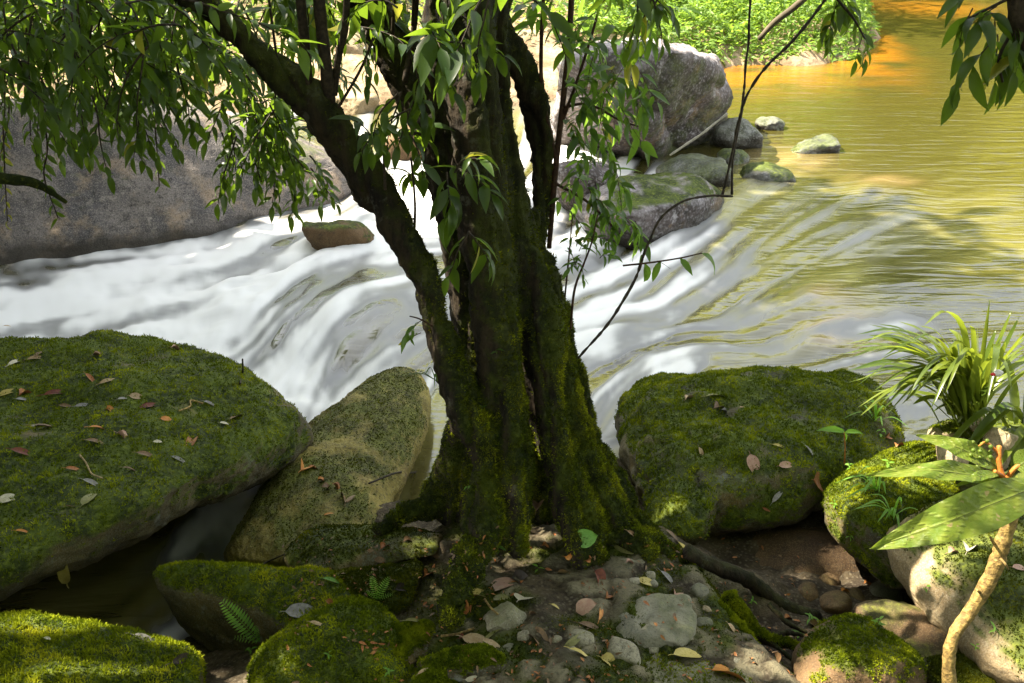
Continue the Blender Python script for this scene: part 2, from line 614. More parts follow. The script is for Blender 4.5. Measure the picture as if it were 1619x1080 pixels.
def box_rock(name, label, bb, zc, mat, kd=0.9, seed=1, nplanes=16, lo=0.84, **kw):
    """boulder sized so that it covers the given view box, its centre at height zc"""
    x0, y0, x1, y1 = bb
    c = atZ((x0 + x1) / 2, (y0 + y1) / 2, zc)
    t = depth(c)
    wx = (x1 - x0) / 2 * t / F
    wy = wx * kd
    hv = (y1 - y0) / 2 * t / F
    el = math.atan2(CAM[2] - c[2], c[1])
    h2 = hv ** 2 - (wy * math.sin(el)) ** 2
    if h2 < (0.35 * hv) ** 2:
        wy = math.sqrt(max(hv ** 2 * (1 - 0.35 ** 2), 1e-6)) / math.sin(el)
        h2 = (0.35 * hv) ** 2
    hz = math.sqrt(h2) / math.cos(el)
    r2 = np.random.default_rng(seed)
    pl = []
    Sx = np.array([wx, wy, hz])
    nn = r2.normal(size=(nplanes, 3)); nn /= np.linalg.norm(nn, axis=1)[:, None]
    nn = np.vstack([nn, np.eye(3), -np.eye(3)])
    for k, n in enumerate(nn):
        h = (lo + (1.02 - lo) * r2.random()) if k < nplanes else 0.97
        nw = n / Sx; L = np.linalg.norm(nw)
        pl.append((nw / L, h / L + nw / L @ c))
    kw.setdefault('p', 14.0)
    return build_rock(name, label, [pl], c, Sx, mat, seed=seed, **kw)

# ================================================================== SETTING: terrain
SHORE = [(-60, 16), (-9, 15.5), (-3.0, 15.2), (1.5, 15.6), (2.6, 18.0), (4.5, 18.9), (6.8, 19.6), (8.2, 23), (8.8, 28), (9.5, 34), (30, 37), (60, 38)]


def shore_y(x):
    return np.interp(x, [a for a, _ in SHORE], [b for _, b in SHORE])


gx = np.concatenate([np.linspace(-160, -22, 24), np.linspace(-20, 22, 150), np.linspace(24, 160, 24)])
gy = np.concatenate([np.linspace(7.0, 13.8, 8), np.linspace(14.0, 40, 130), np.geomspace(41, 240, 22)])
X, Y = np.meshgrid(gx, gy)
P0 = np.column_stack([X.ravel(), Y.ravel(), np.zeros(X.size)])
dsh = P0[:, 1] - shore_y(P0[:, 0]) + 0.5 * fbm(P0 * 0.8, 3)
Z = -0.9 + 1.1 * sstep(-1.6, 0.9, dsh) + 0.16 * np.clip(dsh, 0, 14) + 0.25 * fbm(P0 * 0.35 + 9, 4) * sstep(0, 3, dsh)
Z += 6.0 * sstep(16, 90, dsh)
P0[:, 2] = Z
ny, nx = X.shape
ii = (np.arange(ny - 1)[:, None] * nx + np.arange(nx - 1)[None, :])
QF = np.stack([ii, ii + 1, ii + nx + 1, ii + nx], -1).reshape(-1, 4)


def m_farbank():
    b = NB('far_bank_soil')
    n = b.noise(1.3, 6, 0.6)
    c = b.mix(b.ramp(n, 0.4, 0.62), (0.16, 0.11, 0.06), (0.36, 0.27, 0.17))
    c = b.mix(b.ramp(b.noise(9, 5, 0.7), 0.5, 0.7, 0, 0.7), c, (0.08, 0.06, 0.03))
    sp = b.n('SeparateXYZ'); b.l(b.pos(), sp.inputs[0])
    c = b.mix(b.ramp(sp.outputs[1], 24, 33, 0, .85), c, (0.075, 0.085, 0.022))
    b.bump(b.noise(7, 6, 0.7), 0.8, 0.08)
    return b.done(c, 0.85, 0.2)


FARBANK = (P0, QF)
tag(mk('far_bank', P0, QF, m_farbank()), kind='structure')


def far_z(x, y):
    x = np.atleast_1d(np.asarray(x, float)); y = np.atleast_1d(np.asarray(y, float))
    ix = np.clip(np.searchsorted(gx, x) - 1, 0, nx - 2); iy = np.clip(np.searchsorted(gy, y) - 1, 0, ny - 2)
    fx = np.clip((x - gx[ix]) / (gx[ix + 1] - gx[ix]), 0, 1); fy = np.clip((y - gy[iy]) / (gy[iy + 1] - gy[iy]), 0, 1)
    G = Z.reshape(ny, nx)
    return (G[iy, ix] * (1 - fx) + G[iy, ix + 1] * fx) * (1 - fy) + (G[iy + 1, ix] * (1 - fx) + G[iy + 1, ix + 1] * fx) * fy


# near bank ------------------------------------------------------------
NB_CTRL = [(850, 850, .65), (850, 930, .68), (850, 1000, .70), (850, 1075, .72), (722, 862, .50), (694, 930, .46), (665, 960, .44), (668, 890, .44), (770, 900, .64), (765, 960, .66), (1000, 870, .63), (1000, 960, .64),
           (1080, 930, .60), (1100, 1000, .60), (1160, 1060, .60), (1190, 930, .42), (1230, 1000, .33), (1290, 960, .20), (1200, 880, .15), (1330, 900, .15),
           (1400, 960, .22), (1300, 1060, .3), (600, 870, .50), (560, 920, .30), (500, 1000, .0), (620, 1000, .45), (400, 960, -.5), (300, 1000, -.5), (100, 1000, -.5), (480, 930, -.1), (520, 900, .1),
           (450, 850, -.3), (300, 900, -.9), (200, 940, -.9), (420, 780, -.9), (350, 850, -.9), (250, 900, -.9), (400, 850, -.7), (380, 800, -.9), (1500, 1050, .4), (1600, 1000, .5), (1600, 800, .35), (1450, 800, .25),
           (800, 810, .56), (900, 800, .55), (980, 800, .15), (960, 720, -.2), (1010, 800, .05), (1100, 800, -.1), (740, 760, -.1), (700, 785, -.25), (650, 790, -.35), (640, 760, -.4), (640, 840, .12), (680, 825, .05), (820, 740, .2), (920, 730, .1), (680, 720, -.35), (620, 760, -.3), (560, 820, .1), (900, 640, -.3), (780, 640, -.3), (1200, 700, -.3), (1500, 650, -.2), (600, 640, -.5), (200, 600, -.6), (450, 640, -.7)]
NC = np.array([atZ(a, b, z) for a, b, z in NB_CTRL] + [[-5, 6, -.8], [0, 6.6, -.7], [5, 6.4, -.6], [-5, 4, -.5], [5, 3, .3], [5, 5, .1], [-4, 1.5, .6], [0, 1.2, .8], [4, 1.2, .8], [-4, 0, .8], [0, 0, .9], [4, 0, .9], [-1, 2, .72], [1, 2, .75], [-30, 7, -1.5], [-12, 7, -.9], [30, 7, -1.5], [12, 7, -.9], [-10, 2, .7], [10, 1.5, .7], [-30, -5, 1.5], [30, -5, 1.5], [-30, -40, 4], [30, -40, 4], [0, -40, 4], [0, -8, 1.2], [-9, -6, 1.2], [9, -6, 1.2]])
bx = np.concatenate([np.linspace(-45, -5, 26), np.linspace(-4.8, 4.8, 380), np.linspace(5, 45, 26)]); by = np.concatenate([np.linspace(-45, -.5, 30), np.linspace(-.3, 7.0, 290)])
X, Y = np.meshgrid(bx, by)
P1 = np.column_stack([X.ravel(), Y.ravel(), np.zeros(X.size)])
d2 = (P1[:, None, 0] - NC[None, :, 0]) ** 2 + (P1[:, None, 1] - NC[None, :, 1]) ** 2
wg = 1.0 / (d2 + 0.012) ** 1.8
P1[:, 2] = (wg * NC[None, :, 2]).sum(1) / wg.sum(1)
P1[:, 2] += 0.030 * fbm(P1 * 3.5, 4) + 0.014 * fbm(P1 * 17, 3)
q = P1.copy(); q[:, 2] = 0
cob = np.abs(pnoise(q * 22)); P1[:, 2] += 0.008 * cob
ny1, nx1 = X.shape
ii = (np.arange(ny1 - 1)[:, None] * nx1 + np.arange(nx1 - 1)[None, :])
Q1 = np.stack([ii, ii + 1, ii + nx1 + 1, ii + nx1], -1).reshape(-1, 4)
T1 = np.vstack([Q1[:, :3], Q1[:, [0, 2, 3]]])


# worn stones bedded in the soil before the tree
r2 = np.random.default_rng(77)
sp_ = np.column_stack([r2.uniform(-1.2, 1.3, 330), r2.uniform(2.1, 3.7, 330)])
sr_ = r2.random(330)
selg = np.where((np.abs(P1[:, 0]) < 1.5) & (P1[:, 1] > 2.0) & (P1[:, 1] < 3.9))[0]
qq = P1[selg, :2] + .025 * np.column_stack([pnoise(P1[selg] * 11), pnoise(P1[selg] * 11 + 5)])
dd_ = np.sqrt(((qq[:, None, :] - sp_[None]) ** 2).sum(2))
o2 = np.argpartition(dd_, 2, axis=1)[:, :2]
dv = np.sort(np.take_along_axis(dd_, o2, 1), 1)
near = np.argmin(dd_, 1)
stone_a = np.zeros(len(P1)); stone_t = np.zeros(len(P1))
pl_ = sstep(.006, .030, dv[:, 1] - dv[:, 0]) * (sr_[near] > .38)
edge_ = sstep(.46, .60, P1[selg, 2])
stone_a[selg] = pl_ * edge_
stone_t[selg] = (sr_[near] * 7.3) % 1.0
P1[selg, 2] += .020 * pl_ * edge_ * (.4 + .6 * ((sr_[near] * 13.7) % 1)) + .004 * pl_ * pnoise(P1[selg] * 30)


def m_ground():
    b = NB('river_bank_soil')
    n = b.noise(5, 6, 0.65)
    c = b.mix(b.ramp(n, 0.38, 0.62), (0.032, 0.023, 0.013), (0.105, 0.080, 0.045))
    c = b.mix(b.ramp(b.noise(26, 5, 0.7), 0.48, 0.66, 0, 0.8), c, (0.030, 0.020, 0.012))
    v = b.voro(48)
    c = b.mix(b.ramp(v.outputs['Distance'], 0.1, 0.45, 0.45, 0), c, (0.22, 0.19, 0.13))
    sc_ = b.mix(b.attr('tone'), (0.09, 0.08, 0.046), (0.26, 0.225, 0.14))
    sc_ = b.mix(b.ramp(b.noise(60, 6, .7), .45, .7, 0, .7), sc_, (0.055, 0.05, 0.035))
    c = b.mix(b.attr('stone'), c, sc_)
    c = b.mix(b.attr('moss'), c, moss_colour(b, 0.75))
    h = b.math('ADD', b.noise(34, 6, 0.7), b.math('MULTIPLY', b.noise(140, 3, 0.6), 0.4))
    b.bump(h, 1.0, 0.02)
    return b.done(c, 0.82, 0.25)


gm = sstep(-0.25, 0.32, fbm(P1 * 4.2 + 3, 4) - .25 * stone_a) * sstep(0.35, 0.55, P1[:, 2])
gr = mk('riverbank', P1, Q1, m_ground(), attrs={'moss': gm, 'stone': stone_a, 'tone': stone_t})
tag(gr, kind='structure')
moss_tufts(gr, P1, T1, gm * (P1[:, 1] > 2.2) * (P1[:, 1] < 4) * (np.abs(P1[:, 0]) < 2), 24000, 0.007, M['tuftdark'], 0.0025)
BV.append((P1, T1))

# ================================================================== SETTING: river
# control points: view x, view y, level, flow direction as seen, foam, olive tint for cloudy water and mirrored woods
WC = [
    (1500, 30, 0, -.2, 1, 0, 0), (1450, 120, 0, -.2, 1, 0, 0), (1300, 120, 0, -.3, 1, 0, 0), (1220, 130, 0, -.3, 1, 0, 0), (1580, 150, 0, -.3, 1, 0, 0),
    (1400, 200, 0, -.4, 1, 0, 0), (1550, 250, 0, -.6, 1, 0, 0), (1300, 215, 0, -.5, 1, 0, 0), (1240, 210, 0, -.5, 1, 0, .0),
    (1330, 280, 0, -1, .6, .05, .0), (1420, 290, 0, -1, .5, .05, .0), (1540, 330, 0, -1, .4, .02, .2), (1280, 320, 0, -1, .6, .19, .5), (1200, 340, -.01, -1, .7, .17, .6),
    (1400, 350, 0, -1, .35, .19, .4), (1330, 370, 0, -1, .45, .25, .6), (1500, 400, 0, -1, .3, .10, .4), (1600, 420, 0, -1, .25, .05, .4),
    (1150, 400, -.02, -1, .9, .30, .7), (1230, 430, -.02, -1, .6, .24, .8), (1330, 450, -.02, -1, .4, .08, .8), (1450, 470, -.02, -1, .3, .06, .0), (1550, 500, -.02, -1, .2, .1, .4),
    (1250, 510, -.02, -1, .35, .34, .7), (1350, 540, -.03, -1, .2, .42, .6), (1450, 540, -.03, -1, .1, .40, .5), (1200, 570, -.06, -1, .1, .34, .7), (1120, 540, -.05, -1, -.05, .30, .8), (1000, 520, -.06, -1, .1, .28, .6),
    (1120, 470, -.04, -1, .65, .36, .6), (1050, 430, -.05, -1, .8, .42, .5), (1000, 450, -.08, -1, .6, .36, .5), (960, 430, -.09, -1, .4, .85, .2), (920, 470, -.10, -1, .3, .7, .2), (900, 400, -.09, -1, .4, .9, 0),
    (1060, 590, -.12, -1, .25, .9, .1), (1040, 565, -.09, -.8, .5, .75, .4), (1000, 590, -.13, -.7, .4, .38, .8), (960, 600, -.14, -.6, .6, .42, .8), (940, 560, -.11, -1, .2, .65, .4), (930, 520, -.1, -1, .2, .55, .4), (960, 650, -.15, -.5, 1, .3, .9),
    (860, 330, -.05, -.7, 1, .8, 0), (760, 440, -.1, -1, .1, .6, .1), (680, 440, -.10, -1, .05, .32, .1), (640, 425, -.10, -1, .08, .55, .0), (620, 400, -.09, -1, .3, .85, 0),
    (570, 440, -.11, -1, .2, .20, .0), (510, 450, -.14, -1, .45, .20, .0), (450, 480, -.20, -.9, .65, .24, .0), (600, 480, -.12, -1, .2, .36, .0), (540, 500, -.18, -1, .5, .42, .0), (480, 540, -.26, -.9, .8, .38, .0),
    (620, 510, -.15, -1, .3, .28, .3), (560, 540, -.22, -1, .5, .16, .1), (520, 580, -.31, -.8, .8, .12, .0), (440, 580, -.34, -.8, .8, .55, 0), (630, 560, -.22, -1, .4, .5, .3), (590, 580, -.27, -1, .6, .35, .2), (550, 610, -.34, -.8, .7, .4, .2),
    (490, 600, -.38, -.5, .9, .95, 0), (480, 640, -.40, -.3, 1, 1, 0), (520, 650, -.40, -.3, 1, 1, 0), (545, 630, -.38, -.5, .8, .9, 0), (400, 600, -.38, -.9, .4, 1, 0), (660, 610, -.25, -.5, 1, .4, .8), (690, 640, -.2, -.3, 1, .2, 1), (690, 700, -.2, -.2, 1, .15, 1), (640, 690, -.2, -.2, 1, .15, 1),
    (400, 430, -.17, -1, .3, 1, 0), (470, 400, -.12, -1, .4, .95, 0), (540, 420, -.10, -1, .35, .8, 0), (420, 490, -.25, -.9, .6, .9, 0), (370, 540, -.33, -.9, .5, .85, 0), (380, 480, -.25, -1, .4, 1, 0),
    (300, 420, -.22, -1, .12, .85, 0), (300, 470, -.28, -1, .12, .9, 0), (300, 540, -.35, -1, .2, .78, 0), (180, 420, -.25, -1, .1, .52, 0), (150, 470, -.3, -1, .1, .82, 0), (120, 510, -.34, -1, .1, .78, 0), (40, 430, -.27, -1, .1, .45, 0), (30, 470, -.3, -1, .1, .75, 0), (30, 520, -.35, -1, .1, .75, 0), (-150, 470, -.32, -1, .1, .9, 0),
    (440, 365, -.1, -1, .3, .75, 0), (520, 345, -.08, -1, .5, .7, 0), (600, 330, -.06, -.5, 1, .7, 0), (590, 260, -.02, -.3, 1, .45, .5), (600, 220, 0, -.3, 1, .3, .5), (560, 200, 0, -.3, 1, .3, .4), (700, 250, -.02, -.3, 1, .3, .3), (900, 300, -.02, -.6, 1, .8, 0), (1100, 200, 0, -.5, 1, 0, 0),
    (425, 755, -.20, -.6, 1, .95, .9), (395, 800, -.23, -.7, .8, .8, 1), (340, 860, -.26, -.8, .8, .7, 1), (300, 885, -.28, -.8, .8, .45, 1), (250, 920, -.3, -.9, .7, .12, .6), (150, 960, -.32, -1, .5, .05, .5), (350, 900, -.3, -.7, .7, .2, .6), (0, 900, -.34, -1, .2, 0, .3), (-300, 800, -.42, -1, 0, 0, .3),  # gully: foam values whiten the water in place of mirrored sky
    (800, 760, -.2, -1, .2, .1, .8), (1000, 720, -.15, -1, .2, .2, .8), (1300, 640, -.05, -1, .2, .3, .7), (1550, 600, -.03, -1, .2, .1, .5)]
wp = np.array([atZ(a, b, z) for a, b, z, *_ in WC])
wd = np.array([(atZ(a + dx * 4, b + dy * 4, z) - atZ(a, b, z))[:2] for a, b, z, dx, dy, *_ in WC])
wd /= np.linalg.norm(wd, axis=1)[:, None]
wv = np.column_stack([wd, [c[2] for c in WC], [c[5] for c in WC], [c[6] for c in WC]])
NYW, NXW = 500, 640
k0, k1 = 2.6, 62.0
jy = np.arange(NYW) / (NYW - 1)
ux = np.concatenate([-np.geomspace(3.2, 1.04, 12), np.linspace(-1, 1, NXW - 24), np.geomspace(1.04, 3.2, 12)])
YW = (k0 * (k1 / k0) ** jy)[:, None] * np.ones((1, NXW))
XW = ux[None, :] * (0.68 * YW + 0.8)
PW = np.column_stack([XW.ravel(), YW.ravel(), np.zeros(XW.size)])
fld = np.zeros((len(PW), 5))
for s in range(0, len(PW), 40000):
    q = PW[s:s + 40000]
    # nearness measured relative to the distance from the viewer, so far control points reach farther
    d2 = ((q[:, None, 0] - wp[None, :, 0]) ** 2 + ((q[:, None, 1] - wp[None, :, 1]) * 0.6) ** 2) / (wp[None, :, 1] ** 2)
    wg = 1.0 / (d2 + 0.00045) ** 2.2
    fld[s:s + 40000] = (wg @ wv) / wg.sum(1)[:, None]
vx, vy, lev, foamf, murk_mirror = fld.T
# flow in grid index space
gyv = (np.log(k1 / k0) / (NYW - 1)) * PW[:, 1]
gxv = (0.68 * PW[:, 1] + 0.8) * 2 / (NXW - 1)
dj = vy / gyv
di = (vx - PW[:, 0] / (0.68 * PW[:, 1] + 0.8) * 0.68 * vy) / gxv
nn = np.hypot(di, dj) + 1e-9
di /= nn; dj /= nn
DI, DJ = di.reshape(NYW, NXW), dj.reshape(NYW, NXW)


def blur(a, n):
    for _ in range(n):
        a = (a + np.roll(a, 1, 0) + np.roll(a, -1, 0)) / 3
        a = (a + np.roll(a, 1, 1) + np.roll(a, -1, 1)) / 3
    return a


def lic(noise, L):
    acc = noise.copy(); cnt = 1
    for sgn in (1, -1):
        pi, pj = np.meshgrid(np.arange(NXW, dtype=float), np.arange(NYW, dtype=float))
        for k in range(L):
            a = np.clip(pi.round().astype(int), 0, NXW - 1); b = np.clip(pj.round().astype(int), 0, NYW - 1)
            pi = pi + sgn * DI[b, a]; pj = pj + sgn * DJ[b, a]
            a = np.clip(pi.round().astype(int), 0, NXW - 1); b = np.clip(pj.round().astype(int), 0, NYW - 1)
            acc += noise[b, a]; cnt += 1
    acc /= cnt
    return (acc - acc.mean()) / acc.std()


n_f = blur(rng.normal(size=(NYW, NXW)), 1)
n_m = blur(rng.normal(size=(NYW, NXW)), 5)
n_b = blur(rng.normal(size=(NYW, NXW)), 16)
Lf = blur(lic(n_f, 28), 1).ravel(); Lm = lic(n_m, 40).ravel(); Lb = lic(n_b, 50).ravel()
Ls = lic(blur(rng.normal(size=(NYW, NXW)), 3), 9).ravel()
Lt = lic(n_f, 14).ravel()
streak = 0.60 * Lf + 0.50 * Lm + 0.42 * Lb + sstep(.45, .8, foamf) * (0.42 * Ls + .25 * Lt)
act = sstep(0.02, 0.4, foamf)
foam = np.clip(foamf + act * (0.24 * streak) * (0.62 + 1.1 * np.clip(1 - np.abs(foamf - .5) * 1.6, 0, 1)), 0, 1)
foam = np.where(foamf < 0.02, 0, foam)
foam = foam * foam * (3 - 2 * foam) * 0.5 + foam * 0.5
hgt = lev + act * (0.012 * Lb + 0.009 * Lm + 0.005 * Ls + 0.002 * Lf) * np.clip(PW[:, 1] / 6, .5, 1.6)
hgt += 0.06 * sstep(.7, 1.0, foamf) * fbm(PW * np.array([1.6, 3.2, 1]), 3)
# smooth swells over submerged stones
for (a, b, hh, rx, ry) in [(1390, 300, .07, .45, .5), (1300, 480, .05, .5, .5), (1480, 450, .05, .8, .5), (1260, 250, .0, .3, .3), (560, 455, .05, .8, .5), (1080, 560, .04, .4, .3)]:
    c = atZ(a, b, 0)
    hgt += hh * np.exp(-((PW[:, 0] - c[0]) / rx) ** 2 - ((PW[:, 1] - c[1]) / ry) ** 2)
hgt += 0.007 * Lb * np.exp(-((PW[:, 1] - 9.5) / 3.5) ** 2) * sstep(0, 1.5, PW[:, 0])
calm = np.exp(-foamf * 8)
hgt += calm * 0.0022 * fbm(np.column_stack([PW[:, 0] * 2.2, PW[:, 1] * 3.4, 0 * PW[:, 0]]), 3)
PW[:, 2] = hgt
# amber sand bed seen through the shallow water by the far shore, and tea-brown patches
dsw = shore_y(PW[:, 0]) - PW[:, 1]
amber = .8 * np.exp(-(np.clip(dsw, 0, 99) / 1.9) ** 2) * sstep(2.0, 3.0, PW[:, 0]) * sstep(12, 8, PW[:, 0]) * np.clip(.75 + fbm(PW * np.array([.9, 1.2, 1]) + 4, 3), 0, 1)
c = atZ(1470, 12, 0)
amber = np.maximum(amber, 0.6 * np.exp(-((PW[:, 0] - c[0]) / 1.6) ** 2 - ((PW[:, 1] - c[1]) / 2.2) ** 2))
tan = np.zeros(len(PW))
for (a, b, s, rx, ry) in [(1330, 520, .9, .35, .25), (1310, 470, .7, .25, .3), (1400, 290, .5, .4, .3), (1240, 250, .4, .5, .6), (990, 620, .35, .3, .3), (620, 520, .2, .4, .2)]:
    c = atZ(a, b, 0)
    tan += s * np.exp(-((PW[:, 0] - c[0]) / rx) ** 2 - ((PW[:, 1] - c[1]) / ry) ** 2)
tan = np.clip(tan * (1 + .3 * Lm), 0, 1)
ii = (np.arange(NYW - 1)[:, None] * NXW + np.arange(NXW - 1)[None, :])
QW = np.stack([ii, ii + 1, ii + NXW + 1, ii + NXW], -1).reshape(-1, 4)


def m_water():
    b = NB('river_water')
    fo = b.attr('foam'); cl = b.attr('murk_mirror'); am = b.attr('amber'); ta = b.attr('tan')
    c = b.mix(cl, (0.052, 0.046, 0.008), (0.22, 0.20, 0.06))  # paler olive paints the woods' reflection into the cloudy rapids
    c = b.mix(am, c, (0.34, 0.125, 0.006))
    c = b.mix(ta, c, (0.33, 0.23, 0.10))
    c = b.mix(b.ramp(fo, 0.05, 0.42, 0, 1), c, (0.17, 0.17, 0.165))
    c = b.mix(b.ramp(fo, 0.40, 1.04, 0, 1), c, (0.78, 0.772, 0.75))
    b.b.inputs['IOR'].default_value = 1.95
    b.l(b.ramp(fo, 0.0, 0.8, 0.15, 0.75), b.b.inputs['Roughness'])
    # small ripples, drawn out across the current
    v = b.scaled(0.55, 2.6, 1)
    h = b.math('ADD', b.noise(2.0, 3, 0.5, vec=v, dist=0.8), b.math('MULTIPLY', b.noise(11, 3, 0.5, vec=v), 0.10))
    h = b.math('MULTIPLY', h, b.ramp(fo, 0.02, 0.30, 1, 0.06))
    b.bump(h, 0.6, 0.042)
    return b.done(c, None, 0.5)


river = mk('river', PW, QW, m_water(), attrs={'foam': foam, 'murk_mirror': np.clip(murk_mirror * (1 + .35 * Lm + .3 * Lb), 0, 1), 'amber': amber, 'tan': tan})
tag(river, kind='structure')

# ================================================================== ROCKS of the far side and the stream
def A(px, py, z): return atZ(px, py, z)


# granite shelf on the far side of the rapids
hull_rock('granite_shelf', 'huge speckled grey granite shelf sloping into the white rapids', [
    A(-260, 490, -.6), A(0, 462, -.55), A(150, 452, -.55), A(300, 428, -.5), A(430, 398, -.45), A(510, 368, -.4), A(580, 330, -.4),
    A(-260, 170, 1.1), A(0, 152, 1.25), A(150, 145, 1.25), A(270, 158, 1.1), A(370, 182, .85), A(470, 220, .58), A(560, 262, .28), A(610, 300, -.05),
    A(270, 160, .7), A(-260, 190, .7), A(600, 270, -.4), A(300, 170, -.8), A(-260, 200, -.8)], M['granite'],
    level=6, p=16, amp=0.07, freq=1.1, ridge=.03, pits=0.012, moss=0.6, moss_lo=.85, moss_hi=1.2, moss_noise=0.7, seed=3)
hull_rock('boulder', 'house-high pinkish grey boulder with a flat sunlit-tinted top by the calm pool', [
    A(935, 245, -.1), A(1040, 262, -.15), A(1100, 245, -.15), A(1152, 215, -.1), A(1158, 130, .85), A(1150, 92, 1.1), A(1090, 72, 1.5), A(1010, 58, 1.62), A(940, 62, 1.55), A(880, 90, 1.4),
    A(1000, 150, 1.0), A(1080, 130, 1.02), A(870, 230, -.1), A(900, 60, 1.25), A(1120, 80, 1.0), A(1130, 190, -.2), A(890, 170, -.3)], M['boulder'],
    level=6, p=18, amp=0.10, freq=1.3, ridge=0.10, pits=0.010, moss=0.5, moss_lo=.6, moss_hi=1.15, moss_noise=.55, mossdir=(.55, -.6, -.2), pale=.6, seed=5)  # moss tint darkens the right front like shade; pale tint imitates sunlit top
def far_hit(px, py):
    d = ray(px, py)
    ts = np.linspace(6, 60, 3000)
    Pp = CAM + d[None, :] * ts[:, None]
    k = np.argmax(Pp[:, 2] < np.maximum(far_z(Pp[:, 0], Pp[:, 1]), -.1))
    return float(Pp[k, 2])


BR = [
    ('round grey boulder with white lichen touching the huge boulder', (1123, 178, 1209, 256), .10, 'stream', .25, 2),
    ('small lichen-capped stone just behind the round grey boulder', (1192, 182, 1247, 216), .03, 'stream', .5, 3),
    ('low dark mossy stone in the still water before the round boulder', (1128, 231, 1187, 278), .0, 'stream', .9, 4),
    ('white-blotched angular stone with green moss in the shade of the huge boulder', (1028, 248, 1150, 310), .02, 'stream', .6, 5),
    ('wedge-shaped mossy dark stone pointing into the pool', (1156, 252, 1258, 306), -.02, 'stream', .95, 6),
    ('flat half-drowned stone with a mossy end out in the pool', (1238, 218, 1326, 262), -.04, 'stream', .7, 7),
]
for lab, bb, zc, mt, ms, sd in BR:
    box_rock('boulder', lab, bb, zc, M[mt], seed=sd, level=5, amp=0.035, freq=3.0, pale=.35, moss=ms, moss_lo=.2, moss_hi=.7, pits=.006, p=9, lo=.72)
hull_rock('boulder', 'broad moss-topped boulder with an orange flank splitting the rapids', [
    A(880, 330, -.1), A(945, 290, .35), A(1030, 280, .40), A(1110, 283, .32), A(1153, 310, .15), A(1150, 335, -.1), A(1085, 395, -.2), A(1040, 415, -.25), A(950, 400, -.25), A(900, 370, -.2),
    A(1060, 320, .36), A(960, 340, .30), A(1000, 275, .0), A(1100, 275, -.1)], M['boulder'],
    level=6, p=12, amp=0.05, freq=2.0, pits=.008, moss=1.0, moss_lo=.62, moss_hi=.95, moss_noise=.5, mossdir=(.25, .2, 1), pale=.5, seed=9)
box_rock('boulder', 'whitish rock half hidden behind the leaves of the sapling', (868, 255, 985, 345), .15, M['boulder'], seed=11, level=5, amp=.05, freq=2.5, pits=.006, p=10)
box_rock('boulder', 'long dark rock with a moss cap standing in the white foam', (473, 350, 600, 400), -.02, M['brownrock'], seed=12, level=5, kd=.5, amp=.05, freq=2.5, moss=.95, moss_lo=.35, moss_hi=.75, pits=.006, p=9)
box_rock('boulder', 'rust orange rock glimpsed between the trunk and the slanting limb', (612, 195, 690, 270), .1, M['brownrock'], seed=13, level=4, amp=.04, freq=2.5)
for lab, bb, zc, sd in [
    ('sunlit cream boulder at the top of the granite shelf', (255, 95, 355, 195), .75, 21),
    ('sunlit pinkish boulder behind the slanting limb', (300, 40, 420, 140), 1.0, 22),
    ('sunlit pale stone near the water behind the limb', (520, 140, 600, 200), .3, 23),
    ('flat sunlit stone above the shore behind the limb', (440, 110, 540, 180), .5, 24),
    ('bleached boulder under the bank trees beside the limb', (500, 40, 600, 125), .8, 25),
    ('low bleached boulder by the far shore behind the trunk', (600, 110, 690, 185), .4, 26)]:
    zc = far_hit((bb[0] + bb[2]) / 2, bb[3]) + .12
    box_rock('boulder', lab, bb, zc, M['tan' if sd % 2 else 'granite'], seed=sd, level=5, amp=.07, freq=1.6, pits=.01, p=10, lo=.75)

# ------------------------------------------------------------------ rocks of the near bank
LR = hull_rock('boulder', 'huge flat moss-covered boulder strewn with dead leaves above the white rapids', [
    A(-420, 545, .60), A(-100, 522, .60), A(60, 517, .59), A(140, 516, .60), A(300, 527, .58), A(385, 556, .52), A(452, 590, .46), A(508, 645, .36),
    A(545, 694, .16), A(500, 735, .14), A(440, 752, .22), A(405, 700, .50), A(330, 755, .55), A(180, 830, .60), A(0, 905, .62), A(-150, 960, .62), A(-450, 1000, .62),
    A(395, 760, .28), A(300, 815, .34), A(170, 885, .40), A(20, 955, .42), A(-150, 1020, .45), A(-450, 1060, .45),
    A(340, 700, -.2), A(200, 745, -.3), A(-60, 830, -.35), A(-400, 930, -.3), A(300, 640, -.6), A(-100, 640, -.6), A(-450, 640, -.6)], M['mossrock'],
    level=7, p=15, amp=0.065, freq=1.7, ridge=.02, pits=0.006, moss=1.0, moss_lo=.18, moss_hi=.60, moss_noise=.55, mossdir=(.12, -.45, .85), tufts=50000, tuft_len=.011, seed=31)[0]
hull_rock('boulder', 'pebbly olive stone slab leaning between the left boulder and the tree', [
    A(590, 590, .05), A(625, 572, .12), A(668, 580, .08), A(686, 620, -.02), A(655, 725, .0), A(596, 815, .10), A(560, 870, .16), A(470, 905, .12), A(400, 905, .05), A(352, 885, .0),
    A(430, 750, .16), A(505, 668, .14), A(480, 700, .20), A(560, 720, .20), A(540, 800, .20), A(470, 780, .20),
    A(340, 900, -.6), A(430, 745, -.5), A(640, 600, -.7), A(680, 640, -.7), A(600, 850, -.4)], M['slab'],
    level=7, p=16, amp=0.035, freq=2.4, pits=0.009, moss=.75, moss_lo=.55, moss_hi=1.15, moss_noise=.7, tufts=9000, tuft_len=.006, tuft='tuftdark', seed=33)
